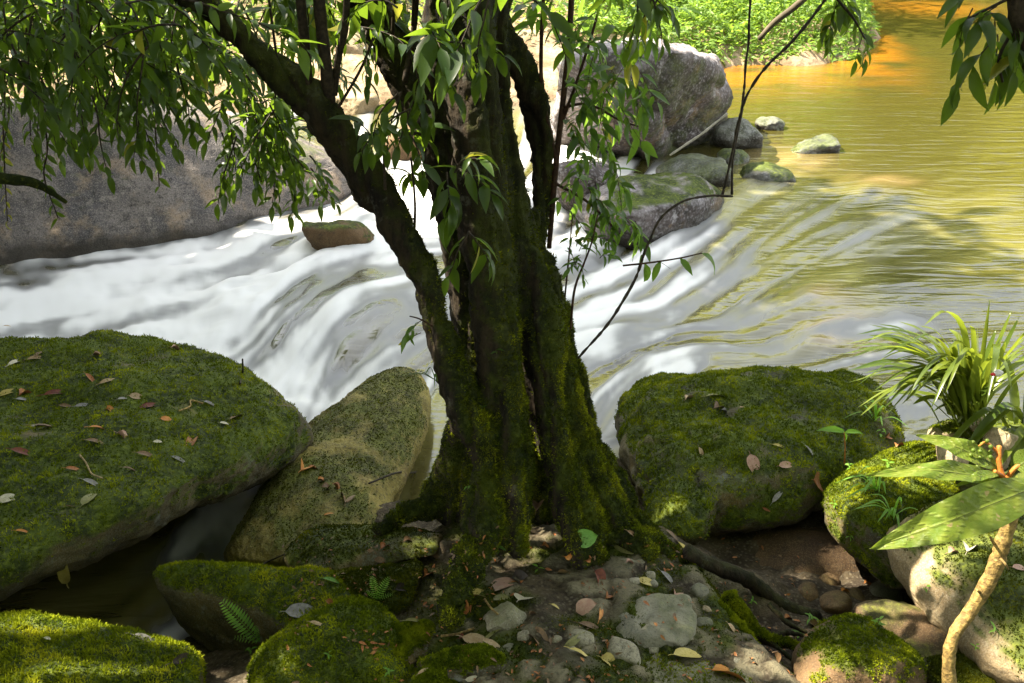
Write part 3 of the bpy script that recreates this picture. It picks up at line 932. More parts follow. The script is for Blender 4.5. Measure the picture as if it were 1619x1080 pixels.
RR = hull_rock('boulder', 'domed mossy boulder right of the trunk with a dark hollow under it', [
    A(960, 640, .25), A(1010, 612, .40), A(1080, 592, .50), A(1180, 580, .55), A(1290, 586, .55), A(1380, 590, .50), A(1430, 640, .42), A(1440, 720, .35), A(1400, 770, .35),
    A(1310, 800, .32), A(1240, 835, .32), A(1160, 858, .25), A(1080, 868, .18), A(1000, 800, .18), A(965, 720, .20),
    A(1180, 680, .58), A(1060, 660, .50), A(1300, 690, .55), A(1180, 780, .50), A(1080, 800, .42), A(1020, 720, .40), A(1280, 770, .47),
    A(1000, 700, -.5), A(1350, 680, -.5), A(1300, 790, .02), A(1100, 840, -.2), A(1400, 640, -.4), A(1000, 600, -.4)], M['mossrock'], second=[
    A(968, 705, .40), A(1010, 678, .50), A(1070, 690, .52), A(1105, 745, .53), A(1118, 820, .50), A(1105, 862, .43), A(1060, 866, .38), A(1010, 800, .38), A(980, 750, .36), A(1060, 860, .0), A(1150, 700, .1), A(1000, 720, .0)],
    level=7, p=13, amp=0.050, freq=2.2, ridge=.025, pits=0.004, moss=.97, moss_lo=.22, moss_hi=.70, moss_noise=.75, tufts=40000, tuft_len=.012, seed=36)[0]
box_rock('boulder', 'brown rock deep in the hollow under the domed boulder', (1140, 835, 1420, 960), .06, M['brownrock'], seed=41, level=5, amp=.03, freq=3, p=12, kd=.6)
# right foreground
hull_rock('boulder', 'rounded mossy boulder with grass tufts beside the dark hollow', [
    A(1300, 775, .55), A(1340, 735, .62), A(1400, 705, .66), A(1480, 700, .66), A(1520, 760, .66), A(1500, 860, .60), A(1470, 930, .45), A(1420, 940, .36), A(1360, 900, .36), A(1310, 850, .40), A(1296, 810, .45),
    A(1380, 790, .66), A(1400, 860, .60), A(1340, 800, .60), A(1340, 780, .1), A(1480, 720, .1), A(1450, 900, .1)], M['mossrock'],
    level=6, p=14, amp=.03, freq=3, pits=.004, moss=1, moss_lo=-.1, moss_hi=.4, tufts=22000, tuft_len=.010, seed=43)
RB = hull_rock('boulder', 'big dark mossy boulder with a bare sunlit tan ridge at the right edge', [
    A(1385, 850, .60), A(1450, 800, .72), A(1560, 765, .76), A(1700, 760, .78), A(1850, 800, .75), A(1470, 885, .66), A(1520, 960, .60), A(1500, 1010, .50), A(1400, 905, .48),
    A(1540, 900, .72), A(1640, 960, .72), A(1640, 1100, .62), A(1560, 1060, .50), A(1850, 1050, .7), A(1500, 980, .1), A(1560, 1120, .1), A(1850, 1120, .1), A(1400, 870, .2), A(1650, 760, .1)], M['tanmoss'],
    level=6, p=18, amp=.03, freq=2.6, pits=.005, moss=.95, moss_lo=-.42, moss_hi=.02, moss_noise=.45, mossdir=(.8, -.1, .6), tufts=24000, tuft_len=.009, tuft='tuftdark', seed=44)[0]
hull_rock('boulder', 'half mossy tan rock striped by sunlight near the bottom of the hollow', [
    A(1255, 1020, .50), A(1300, 978, .58), A(1370, 968, .60), A(1430, 1005, .58), A(1462, 1060, .52), A(1470, 1120, .45), A(1250, 1120, .48), A(1340, 1040, .63), A(1400, 1060, .60),
    A(1260, 1050, .1), A(1450, 1090, .1), A(1350, 980, .1)], M['brownrock'], level=6, p=12, amp=.025, freq=4, pits=.004, moss=.9, moss_lo=.45, moss_hi=.85, moss_noise=.9, tufts=9000, tuft_len=.008, tuft='tuft', seed=46)
hull_rock('boulder', 'dark brown slanting rock between the striped rock and the tan ridge', [
    A(1345, 960, .45), A(1400, 948, .48), A(1480, 965, .50), A(1530, 1010, .48), A(1500, 1075, .40), A(1440, 1040, .42), A(1350, 985, .35), A(1360, 960, .05), A(1520, 1060, .05)], M['brownrock'],
    level=5, p=12, amp=.02, freq=4, pits=.004, moss=.6, moss_lo=.6, moss_hi=1.0, seed=47)
box_rock('boulder', 'small mossy stone at the foot of the tan ridge, bottom edge', (1462, 1045, 1585, 1150), .36, M['mossrock'], seed=48, level=5, amp=.02, freq=4, moss=.9, moss_lo=0, moss_hi=.5, tufts=4000, tuft_len=.008, tuft='tuftdark')
hull_rock('boulder', 'low mossy rock carrying the strappy clump and its stones', [
    A(1440, 745, .48), A(1470, 705, .58), A(1540, 680, .64), A(1620, 672, .66), A(1760, 680, .66), A(1800, 780, .6), A(1560, 790, .6), A(1460, 780, .5),
    A(1440, 740, -.1), A(1560, 700, -.1), A(1800, 760, -.1), A(1500, 660, -.1), A(1760, 650, -.1)], M['mossrock'], level=5, p=12, amp=.03, freq=4, pits=.004, moss=.9, moss_lo=0, moss_hi=.6, tufts=6000, tuft_len=.009, seed=50)
box_rock('stone', 'angular tan stone in the sun under the strappy leaves', (1545, 670, 1602, 765), .66, M['tan'], seed=51, level=5, amp=.02, freq=7, ridge=.01, p=12, lo=.66, moss=.5, moss_lo=.5, moss_hi=1.1, moss_noise=.9)
box_rock('stone', 'broad yellowish stone below the clump of strappy leaves', (1462, 665, 1545, 740), .58, M['tan'], seed=52, level=5, amp=.02, freq=7, ridge=.01, p=10, moss=.8, moss_lo=.2, moss_hi=.8, moss_noise=.8, tufts=1500, tuft_len=.007)
box_rock('stone', 'rounded orange-tan stone above the big broad leaves', (1480, 698, 1530, 748), .70, M['tan'], seed=53, level=4, amp=.008, freq=8)
box_rock('stone', 'small pinkish stone behind the angular tan stone', (1530, 660, 1570, 695), .66, M['tan'], seed=54, level=4, amp=.008, freq=8)
# bottom left
hull_rock('boulder', 'bright green mossy boulder in the bottom corner below the gully', [
    A(-200, 985, .62), A(0, 985, .66), A(70, 978, .66), A(170, 990, .64), A(260, 1010, .60), A(325, 1030, .55), A(335, 1080, .50), A(340, 1150, .5), A(-200, 1200, .7), A(100, 1080, .72),
    A(320, 1060, .1), A(-200, 1000, .1), A(100, 1000, .1), A(300, 1200, .1)], M['mossrock'], level=6, p=14, amp=.025, freq=3, pits=.004, moss=1, moss_lo=0, moss_hi=.35, tufts=26000, tuft_len=.012, tuft='tuftsunlit', seed=61)
hull_rock('boulder', 'wedge-shaped rock with a bright mossy top and dark side over the gully', [
    A(240, 905, .48), A(270, 893, .52), A(400, 893, .56), A(540, 925, .56), A(575, 960, .50), A(560, 1000, .52), A(470, 990, .52), A(380, 950, .52), A(250, 925, .45),
    A(255, 950, .30), A(300, 1010, .16), A(380, 1060, .10), A(560, 1060, .15), A(560, 940, -.2), A(300, 930, -.3), A(330, 1000, -.2), A(400, 1050, -.2)], M['mossrock'],
    level=6, p=24, amp=.02, freq=3.5, pits=.004, moss=1, moss_lo=.25, moss_hi=.6, moss_noise=.35, tufts=18000, tuft_len=.011, tuft='tuftsunlit', seed=63)
hull_rock('boulder', 'humped olive mossy rock in front of the wedge-shaped rock', [
    A(395, 1040, .52), A(420, 1000, .60), A(500, 965, .66), A(560, 945, .70), A(610, 955, .70), A(640, 1010, .64), A(660, 1080, .58), A(680, 1160, .5), A(390, 1150, .5), A(480, 1040, .68), A(580, 1010, .72),
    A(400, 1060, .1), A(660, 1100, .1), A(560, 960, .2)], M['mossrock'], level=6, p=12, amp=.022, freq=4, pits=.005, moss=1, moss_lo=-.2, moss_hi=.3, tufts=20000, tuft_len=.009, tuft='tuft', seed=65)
box_rock('boulder', 'dark flat mossy rock between the wedge-shaped rock and the front root', (480, 888, 662, 1000), .44, M['mossrock'], seed=67, level=5, amp=.02, freq=4, moss=.9, moss_lo=.2, moss_hi=.7, tufts=6000, tuft_len=.008, tuft='tuftdark')
hull_rock('boulder', 'dark rocky ledge below the pebbly slab', [
    A(440, 880, .36), A(490, 838, .42), A(590, 832, .45), A(700, 850, .52), A(690, 880, .52), A(560, 905, .42), A(470, 910, .36), A(600, 870, .50), A(450, 900, .0), A(690, 850, .1), A(500, 830, .0)], M['mossrock'],
    level=6, p=14, amp=.02, freq=4, pits=.005, moss=.85, moss_lo=.4, moss_hi=.9, moss_noise=.8, tufts=6000, tuft_len=.007, tuft='tuftdark', seed=69)
for lab, bb, zc, sd, ms, mt in [
    ('small mossy hump left of the straw beside the front root', (590, 988, 690, 1060), .58, 71, 1, 'mossrock'),
    ('low mossy stone at the bottom edge right of the humped rock', (640, 1030, 780, 1130), .62, 72, 1, 'mossrock'),
    ('mossy knob at the bottom edge under the two tan leaves', (706, 1020, 800, 1120), .64, 73, 1, 'mossrock'),
    ('long grey stone with a yellow moss rim at the bottom edge', (765, 1032, 985, 1150), .60, 74, .75, 'mossrock'),
    ('olive rounded stone at the bottom edge under a buff leaf', (975, 1038, 1195, 1150), .57, 75, .35, 'pale')]:
    box_rock('boulder', lab, bb, zc, M[mt], seed=sd, level=5, amp=.018, freq=5, pits=.004, moss=ms, moss_lo=.1, moss_hi=.6, moss_noise=.7, tufts=5000 if ms > .5 else 1500, tuft_len=.008, tuft='tuft')
# stones bedded in the ground before the tree
ST = [('large flat grey flagstone bedded in the ground', (955, 942, 1102, 1032), .615, 'grey', 181, .5), ('pale speckled stone under the big heart-shaped leaves', (755, 952, 845, 1012), .66, 'pale', 82, .6),
      ('pale crusted stone close to the right buttress', (945, 884, 1020, 918), .62, 'pale', 83, .6)]
for lab, bb, zc, mt, sd, kd in ST:
    box_rock('stone', lab, bb, zc + .005, M[mt], seed=sd, level=5, kd=.8, amp=.014, freq=8, ridge=.008, pits=.002, p=26, lo=.68, moss=.4, moss_lo=.6, moss_hi=1.2, moss_noise=.9)
CB = [(917, 1010, 48, 'pale', 'oval speckled cobble left of the flagstone'), (985, 1033, 60, 'pale', 'knobbly tan cobble below the flagstone'), (879, 1013, 22, 'pale', 'round pale pebble among brown leaves left of the oval cobble'),
      (828, 1006, 24, 'pale', 'small pale pebble under the pale speckled stone'), (858, 1003, 18, 'grey', 'grey pebble behind the curled brown leaf'), (1021, 912, 30, 'pale', 'ochre pebble right of the crusted stone'),
      (1030, 925, 26, 'grey', 'grey pebble behind the flagstone'), (1000, 922, 26, 'pale', 'buff pebble behind the flagstone'), (1058, 1022, 24, 'pale', 'round buff pebble at the flagstone corner'), (1032, 1028, 22, 'pale', 'tiny buff pebble below the flagstone'),
      (1115, 966, 26, 'tan', 'square whitish pebble right of the flagstone'), (1112, 990, 30, 'grey', 'round grey pebble right of the flagstone'), (1165, 1048, 18, 'pale', 'pale pebble behind the big orange-red leaf'),
      (1085, 1010, 22, 'pale', 'cream pebble right of the buff pebble'), (1105, 938, 34, 'grey', 'flat grey pebble near the pink leaf'), (800, 1030, 30, 'grey', 'dark pebble beside the two tan leaves'), (905, 1032, 22, 'pale', 'pale pebble at the mossy rim'),
      (1275, 942, 44, 'brownrock', 'brown cobble in the hollow beside the thick root'), (1322, 958, 62, 'brownrock', 'rusty cobble in the hollow lit by a stray sunbeam'), (1400, 940, 60, 'grey', 'grey wedge of stone at the back of the hollow'),
      (1310, 925, 40, 'brownrock', 'small rusty cobble at the back of the hollow'), (1350, 945, 36, 'brownrock', 'brown pebble between the rusty cobble and the grey wedge'),
      (1070, 1060, 28, 'pale', 'yellowish pebble at the bottom edge'), (1210, 1010, 26, 'grey', 'dark pebble among the roots')]
for k, (px, py, wpx, mt, lab) in enumerate(CB):
    zc = float(atZ(px, py, .6)[2])
    # rest on the ground under it
    d = ray(px, py)
    ts = np.linspace(2, 7, 400)
    Pp = CAM + d[None, :] * ts[:, None]
    ix = np.clip(np.searchsorted(bx, Pp[:, 0]), 0, nx1 - 1); iy = np.clip(np.searchsorted(by, Pp[:, 1]), 0, ny1 - 1)
    gz = P1[:, 2].reshape(ny1, nx1)[iy, ix]
    hitk = np.argmax(Pp[:, 2] < gz)
    box_rock('pebble', lab, (px - wpx / 2, py - wpx * .4, px + wpx / 2, py + wpx * .4), float(gz[hitk]) - .012, M[mt], seed=100 + k, level=4, amp=.004, freq=14, p=10, lo=.78, moss=.25, moss_lo=.7, moss_hi=1.3, cat='pebble')

BVH = None


def surface(px, py):
    """point and normal where the sight line first meets ground or rock"""
    d = Vector(ray(px, py)).normalized()
    best = None
    h = BVH.ray_cast(Vector(CAM), d)
    if h[0] is None:
        return Vector(atY(px, py, 4.2)), Vector((0, 0, 1))
    return h[0], h[1]


_V, _T = join(BV)
BVH = BVHTree.FromPolygons([tuple(v) for v in _V], [tuple(t) for t in _T])

# ================================================================== LEAVES
def leaf_grid(width=0.30, nl=5, fold=0.18, bend=0.25, tip=1.0, wav=0.0, shape='lance'):
    """leaf blade along +Y, unit length; 3 columns (edge, midrib, edge)"""
    ts = np.linspace(0, 1, nl)
    V = []
    for t in ts:
        if shape == 'lance': w_ = width * (math.sin(math.pi * min(t, 1) ** 0.85) ** 0.9) * (1 - 0.35 * t)
        elif shape == 'strap': w_ = width * min(1, 5 * t + .5) * (1 - t ** 4) ** .8
        else: w_ = width * math.sin(math.pi * t ** 0.9) ** 0.6
        if t == 1: w_ = 0.0
        y = math.sin(bend * t * 2) / (bend * 2) if abs(bend) > 1e-3 else t
        z = -(1 - math.cos(bend * t * 2)) / (bend * 2) if abs(bend) > 1e-3 else 0.0
        zz = z + fold * w_ + wav * math.sin(t * 9)
        V += [(-w_ / 1, y, zz), (0, y, z), (w_, y, zz - 2 * wav * math.sin(t * 7 + 1))]
    V = np.array(V); V[:, 0] *= 0.5
    Q = []
    for i in range(nl - 1):
        a = 3 * i
        for s in (0, 1):
            Q += [(a + s, a + s + 1, a + s + 4), (a + s, a + s + 4, a + s + 3)]
    return V, np.array(Q)


def mesh_of(name, V, T, mat, smooth=True, thick=0.0):
    o = mk(name, V, T, mat, smooth=smooth)
    me = o.data
    bpy.data.objects.remove(o)
    return me


LEAFV = [leaf_grid(.37, 6, .20, .28), leaf_grid(.31, 6, .24, .50, wav=.012), leaf_grid(.42, 6, .14, .14), leaf_grid(.34, 6, .32, .70, wav=.03)]
LEAFME = {k: [mesh_of('leaf', v, t, M[k]) for v, t in LEAFV] for k in ('leaf', 'leafb', 'leafy')}


def frame(d, up):
    d = np.asarray(d, float); d = d / np.linalg.norm(d)
    x = np.cross(d, up); x = x / (np.linalg.norm(x) + 1e-9)
    z = np.cross(x, d)
    return np.column_stack([x, d, z])


def leaf_matrix(p, d, up, L):
    m = Matrix.Identity(4)
    f = frame(d, up)
    for i in range(3):
        for j in range(3): m[i][j] = f[i, j] * L
        m[i][3] = p[i]
    return m


def leaves_merged(name, items, mat, parent, kind='stuff'):
    """items: (p, d, up, L, variant)"""
    parts = []
    for p, d, up, L, v in items:
        V, T = LEAFV[v]
        parts.append((V @ (frame(d, up) * L).T + p, T))
    V, T = join(parts)
    return mk(name, V, T, mat, parent, kind=kind)


def spray(p, d, length, nleaf, L, droop=0.9, r2=rng, spread=1.0, r=0.004, side_twigs=0):
    """a leafy twig: returns (path, radii, leaves)"""
    d = np.asarray(d, float); d = d / np.linalg.norm(d)
    n = 7
    P = [np.asarray(p, float)]
    cur = d.copy()
    for k in range(n - 1):
        cur = cur + np.array([0, 0, -droop * 0.22]) + r2.normal(0, .10, 3)
        cur /= np.linalg.norm(cur)
        P.append(P[-1] + cur * length / (n - 1))
    P = np.array(P)
    C = catmull(P, 40)
    T = np.gradient(C, axis=0); T /= np.linalg.norm(T, axis=1)[:, None]
    out = []
    for k in range(nleaf):
        t = 0.12 + 0.88 * (k + r2.random() * .5) / nleaf
        i = min(39, int(t * 39))
        a = k * 2.4 + r2.normal(0, .5)
        side = np.cross(T[i], [0.2, 0.3, 1.0]); side /= np.linalg.norm(side) + 1e-9
        oth = np.cross(side, T[i])
        ld = T[i] * 0.55 + spread * (side * math.cos(a) + oth * math.sin(a) * .6) + np.array([0, 0, -droop * 0.42])
        ld = ld / np.linalg.norm(ld)
        up = np.array([0, 0, 1.0]) + r2.normal(0, .35, 3) - ld * .2
        out.append((C[i] + side * r, ld, up, L * (0.65 + 0.55 * r2.random()), int(r2.integers(0, 4))))
    out.append((C[-1], T[-1] + np.array([0, 0, -.3 * droop]), np.array([0.1, -0.4, 1]), L * .9, 0))
    return P, np.linspace(r, r * .35, n), out


# ================================================================== THE TREE
def pxpath(lst):
    """(view x, view y, distance, radius seen) -> points, radii"""
    P = np.array([atY(a, b, c) for a, b, c, _ in lst])
    Rr = np.array([r * depth(p) / F for p, (_, _, _, r) in zip(P, lst)])
    return P, Rr


STR = [
    [(700, -420, 3.95, 34), (702, -150, 3.88, 36), (702, 0, 3.84, 36), (706, 130, 3.84, 38), (712, 240, 3.84, 40), (726, 330, 3.84, 38), (738, 420, 3.84, 36), (754, 540, 3.80, 32), (768, 640, 3.72, 30), (778, 720, 3.62, 24)],
    [(748, -420, 3.85, 38), (746, -150, 3.75, 40), (744, 0, 3.70, 42), (748, 150, 3.64, 42), (758, 300, 3.60, 42), (775, 420, 3.58, 42), (792, 560, 3.52, 37), (806, 680, 3.44, 34), (812, 770, 3.36, 31), (808, 870, 3.26, 27)],
    [(795, -420, 3.95, 36), (790, -150, 3.85, 38), (778, 0, 3.80, 38), (770, 110, 3.80, 36), (786, 240, 3.76, 33), (808, 350, 3.74, 40), (838, 450, 3.72, 48), (858, 560, 3.70, 47), (878, 650, 3.66, 48), (912, 740, 3.60, 48), (962, 820, 3.50, 38), (1030, 880, 3.40, 22)],
    [(745, -420, 4.1, 50), (742, 0, 3.95, 52), (740, 200, 3.92, 52), (762, 380, 3.92, 64), (795, 540, 3.92, 76), (815, 680, 3.90, 76), (830, 780, 3.86, 72), (840, 900, 3.80, 70)],
    [(838, 430, 3.70, 34), (862, 540, 3.60, 30), (872, 640, 3.52, 28), (888, 740, 3.46, 32), (912, 820, 3.40, 36), (935, 890, 3.30, 30)],
    [(880, 480, 3.95, 24), (905, 580, 3.92, 22), (928, 680, 3.86, 23), (968, 760, 3.78, 24), (1015, 840, 3.68, 22), (1060, 890, 3.6, 16)],
    [(742, 560, 3.60, 16), (762, 660, 3.48, 20), (782, 760, 3.38, 24), (790, 860, 3.28, 20)],
    [(748, -250, 3.9, 72), (742, -800, 4.15, 62), (735, -1500, 4.6, 52), (725, -2400, 5.2, 44)],
    # slanting left limb
    [(-350, -500, 2.9, 15.8), (-60, -230, 3.15, 18.5), (180, -70, 3.35, 21.1), (300, -12, 3.42, 23.8), (372, 50, 3.46, 26.4), (440, 112, 3.50, 29.0), (500, 168, 3.54, 32.6), (548, 238, 3.58, 31.7), (592, 302, 3.60, 30.8), (640, 375, 3.56, 29.9), (670, 440, 3.52, 29.0), (688, 510, 3.48, 28.2), (706, 580, 3.45, 29.0), (733, 645, 3.42, 32.6), (764, 705, 3.40, 30.8), (785, 760, 3.38, 22.9)],
    # right bowed limb
    [(776, 0, 3.85, 22), (806, 70, 3.88, 21), (838, 140, 3.92, 22), (855, 220, 3.95, 20), (859, 290, 3.95, 18), (858, 345, 3.92, 17), (852, 400, 3.85, 18), (848, 460, 3.78, 16)],
    # branch leaving up left behind
    [(470, -160, 3.9, 30), (560, -40, 3.95, 34), (600, 40, 3.95, 36), (640, 110, 3.92, 38), (690, 190, 3.90, 40), (720, 280, 3.85, 36)],
    # roots
    [(748, 600, 3.78, 30), (738, 680, 3.88, 32), (716, 750, 3.96, 34), (680, 797, 3.9, 26), (632, 820, 3.82, 18), (592, 838, 3.74, 12)],
    [(752, 690, 3.85, 26), (735, 770, 3.90, 26), (715, 830, 3.90, 24)],
    [(782, 660, 3.48, 26), (768, 760, 3.36, 27), (750, 840, 3.22, 24), (732, 900, 3.07, 22), (712, 950, 2.95, 19), (696, 992, 2.87, 14)],
    [(800, 720, 3.42, 24), (778, 820, 3.26, 18), (758, 890, 3.10, 14), (738, 950, 2.96, 12), (722, 992, 2.87, 8)],
    [(1010, 850, 3.50, 24), (1060, 880, 3.46, 20), (1110, 905, 3.44, 13)],
    # forked stub in the right limb
    [(846, 330, 3.86, 12), (836, 380, 3.80, 14), (842, 420, 3.74, 16)],
]
tv = join([tube(*pxpath(s), n=len(s) * 6, sides=14, jitter=0.02) for s in STR])
TREE = thing('tree', 'large dark moss-draped tree with fluted trunk and a slanting left limb', 'tree', tuple(atY(830, 880, 3.55)))
tmp = mk('tmp', tv[0], tv[1], None)
md = tmp.modifiers.new('r', 'REMESH'); md.mode = 'VOXEL'; md.voxel_size = 0.0125
dg = bpy.context.evaluated_depsgraph_get()
me2 = bpy.data.meshes.new_from_object(tmp.evaluated_get(dg))
me2.calc_loop_triangles()
V = np.empty(len(me2.vertices) * 3, np.float32); me2.vertices.foreach_get('co', V); V = V.reshape(-1, 3).astype(float)
T = np.empty(len(me2.loop_triangles) * 3, np.int32); me2.loop_triangles.foreach_get('vertices', T); T = T.reshape(-1, 3)
bpy.data.objects.remove(tmp)
E = np.vstack([T[:, [0, 1]], T[:, [1, 2]], T[:, [2, 0]]])
for it in range(3):
    acc = np.zeros_like(V); cnt = np.zeros(len(V))
    for k in range(3): np.add.at(acc[:, k], E[:, 0], V[E[:, 1], k])
    np.add.at(cnt, E[:, 0], 1)
    V = 0.4 * V + 0.6 * acc / np.maximum(cnt, 1)[:, None]
N = vnormals(V, T)
st = V * np.array([7, 7, 1.6])
dd = 0.018 * fbm(st, 4, .6) - 0.028 * (1 - np.abs(pnoise(V * np.array([6, 6, 1.1]) + 7))) ** 8 + 0.009 * fbm(V * 22, 3, .6)
V = V + N * dd[:, None]
N = vnormals(V, T)
low = sstep(2.5, 0.9, V[:, 2])
mm = sstep(-0.25, 0.55, N @ np.array([0.62, -0.05, 0.55]) + 0.55 * fbm(V * 3.2, 4) + 0.15 * low)
mm = np.clip(mm * (0.55 + 0.45 * low), 0, 1)
trunk = mk('trunk', V, T, M['bark'], TREE, attrs={'moss': mm})
moss_tufts(trunk, V, T, mm * (0.15 + low), 52000, 0.010, M['tuftdark'], 0.0028, up=.2)
moss_tufts(trunk, V, T, np.clip(mm - .4, 0, 1) * sstep(.35, .75, N @ np.array([.8, .1, .45])) * (0.1 + low), 14000, 0.010, M['tuft'], 0.0028, up=.3)  # lighter tufts on right-facing bark imitate its lit edge
BV.append((V, T))

lowr = sstep(1.6, .9, V[:, 2]) * sstep(.2, .7, N @ np.array([-.72, -.35, .6]))
moss_tufts(trunk, V, T, lowr, 4500, 0.008, M['tuft'], 0.0028, up=.3)  # brighter tufts paint a highlight on the roots' left faces

# thick root sliding into the hollow, and thinner ones
for s in [
    [(1085, 872, 3.42, 12), (1130, 895, 3.42, 12), (1185, 918, 3.44, 13), (1225, 950, 3.42, 12), (1260, 968, 3.40, 12), (1288, 972, 3.42, 8), (1300, 985, 3.42, 5)],
    [(1150, 945, 3.25, 14), (1180, 985, 3.16, 14), (1210, 1010, 3.10, 10), (1245, 1018, 3.08, 8), (1265, 1024, 3.08, 6)],
    [(1130, 960, 3.2, 15), (1165, 1000, 3.08, 16), (1195, 1040, 2.98, 15), (1215, 1090, 2.88, 14)],
    [(1215, 955, 3.3, 4), (1245, 985, 3.24, 4), (1275, 1000, 3.22, 3)], [(1200, 1000, 3.12, 5), (1230, 1025, 3.05, 4), (1255, 1045, 3.0, 3)],
    [(1225, 1005, 3.14, 4), (1250, 1000, 3.16, 4), (1280, 1010, 3.15, 3)], [(1100, 905, 3.36, 7), (1090, 940, 3.24, 5), (1105, 975, 3.12, 4)]]:
    v, t = tube(*pxpath(s), n=len(s) * 8, sides=10, jitter=.05)
    v = v + vnormals(v, t) * (0.006 * fbm(v * 30, 3))[:, None]
    nz = vnormals(v, t)
    mo = sstep(.3, .8, nz[:, 2] + .5 * fbm(v * 9, 3)) * (.9 if s[0][3] > 13 else .35)
    ro = mk('root', v, t, M['bark'], TREE, attrs={'moss': mo})
    if s[0][3] > 13: moss_tufts(ro, v, t, mo, 3500, .008, M['tuft'], .0028)

# thin upright stems growing from the slanting limb, hanging twigs
for s in [
    [(488, 150, 3.52, 8), (484, 90, 3.50, 8), (478, 30, 3.48, 8), (470, -60, 3.45, 8)],
    [(520, 160, 3.54, 12), (515, 100, 3.50, 10), (508, 40, 3.48, 10), (500, -60, 3.45, 10)],
    [(528, 150, 3.54, 6), (535, 90, 3.52, 6), (546, 40, 3.50, 6), (550, -60, 3.45, 6)],
    [(440, 110, 3.5, 2.2), (432, 50, 3.46, 2.2), (420, -40, 3.4, 2.2)], [(620, 60, 3.8, 3), (625, -20, 3.7, 3), (628, -70, 3.6, 3)],
    [(652, 40, 3.75, 2.5), (655, -40, 3.65, 2.5)], [(640, 130, 3.8, 5), (655, 40, 3.8, 5), (660, -60, 3.7, 6)],
    [(609, 300, 3.52, 2.5), (607, 240, 3.5, 2.2), (611, 180, 3.48, 2)], [(655, 375, 3.6, 2.5), (656, 320, 3.55, 2.2), (650, 250, 3.5, 2)],
    [(535, 170, 3.5, 2.5), (570, 110, 3.45, 2.2), (590, 60, 3.42, 2)]]:
    mk('branch', *tube(*pxpath(s), n=len(s) * 6, sides=8, jitter=.04), M['twig'], TREE, attrs=None)

# ---- leaves of the tree: (view x, view y, distance, aim in view, length, leaves, leaf length, droop, how many)
SP = []


def region(n, xr, yr, Yr, aim, L, nl, ll, droop=.9, jit=.5, seed=0):
    r2 = np.random.default_rng(seed)
    for k in range(n):
        px = r2.uniform(*xr); py = r2.uniform(*yr); Yd = r2.uniform(*Yr)
        p = atY(px, py, Yd)
        d = np.array([aim[0], aim[2], aim[1]], float) + r2.normal(0, jit, 3)
        SP.append(spray(p, d, r2.uniform(*L), int(r2.integers(*nl)), r2.uniform(*ll), droop, r2))


# weeping mass at the upper left
region(58, (-40, 290), (-90, 20), (3.0, 4.3), (0, -.6, 0), (.28, .48), (13, 20), (.065, .10), .5, .85, 1)
region(50, (-30, 285), (10, 110), (3.0, 4.3), (0, -.8, 0), (.22, .36), (11, 16), (.065, .10), .5, .85, 2)
region(12, (70, 290), (100, 160), (3.2, 4.0), (0, -1, 0), (.18, .30), (8, 12), (.065, .10), .75, .5, 3)
region(6, (-20, 60), (60, 180), (3.2, 4.2), (.1, -1, 0), (.25, .4), (10, 14), (.06, .09), .8, .5, 4)
# hanging cluster left of the limb
region(9, (345, 400), (70, 130), (3.75, 4.3), (-.2, -.8, 0), (.22, .34), (10, 15), (.075, .11), .5, .7, 5)
region(13, (350, 470), (130, 225), (3.75, 4.3), (.2, -.8, 0), (.22, .34), (10, 15), (.075, .105), .5, .7, 6)
region(9, (400, 510), (215, 290), (3.75, 4.2), (.35, -.7, 0), (.16, .26), (9, 14), (.065, .095), .55, .6, 7)
# between limb and trunk, before the trunk
region(5, (550, 640), (0, 50), (3.7, 4.1), (0, -.3, 0), (.2, .3), (9, 13), (.08, .115), .7, .6, 8)
region(6, (620, 700), (10, 90), (3.15, 3.45), (.1, -.2, -.2), (.20, .30), (10, 15), (.09, .135), .8, .5, 9)
region(4, (590, 670), (120, 200), (3.15, 3.5), (-.3, -.2, -.2), (.16, .26), (8, 12), (.085, .125), .8, .6, 10)
region(3, (700, 750), (245, 300), (3.15, 3.4), (.4, -.2, -.2), (.16, .24), (7, 10), (.09, .13), .7, .5, 11)
region(2, (730, 770), (320, 370), (3.1, 3.3), (.4, -.3, -.1), (.10, .18), (5, 8), (.08, .11), .7, .4, 12)
region(5, (585, 660), (200, 300), (3.3, 3.6), (-.2, .1, 0), (.12, .2), (5, 8), (.09, .12), .7, .5, 13)
region(6, (690, 850), (-50, 20), (3.1, 3.6), (0, -.5, -.1), (.18, .28), (7, 10), (.10, .14), .9, .5, 14)
region(6, (1000, 1050), (-50, 0), (3.3, 3.7), (0, -.5, 0), (.12, .2), (6, 9), (.08, .11), .9, .5, 15)
region(9, (330, 620), (-60, 10), (3.7, 4.2), (0, -.5, 0), (.15, .25), (8, 12), (.08, .12), .9, .5, 16)
region(34, (300, 640), (-70, 60), (4.2, 5.2), (0, -.25, 0), (.25, .45), (12, 18), (.075, .11), .35, .9, 21)
region(26, (-40, 300), (-60, 90), (4.2, 5.2), (0, -.2, 0), (.28, .48), (13, 20), (.075, .11), .35, .95, 22)
region(14, (340, 500), (90, 230), (3.9, 4.5), (.1, -.2, 0), (.2, .34), (11, 16), (.07, .10), .35, .9, 23)
allv = [l for s in SP for l in s[2]]
for P_, R_, _ in SP:
    mk('twig', *tube(P_, R_, 14, 5), M['twig'], TREE)


def seen(l):
    q = l[0] - CAM; z = q @ FW
    x = q[0] / z * F + 809.5; y = 540 - (q @ UP) / z * F
    vis = (0 < x < 1619) and (0 < y < 1080)
    return (l[3] / z) * (1.0 if vis else 0.01)


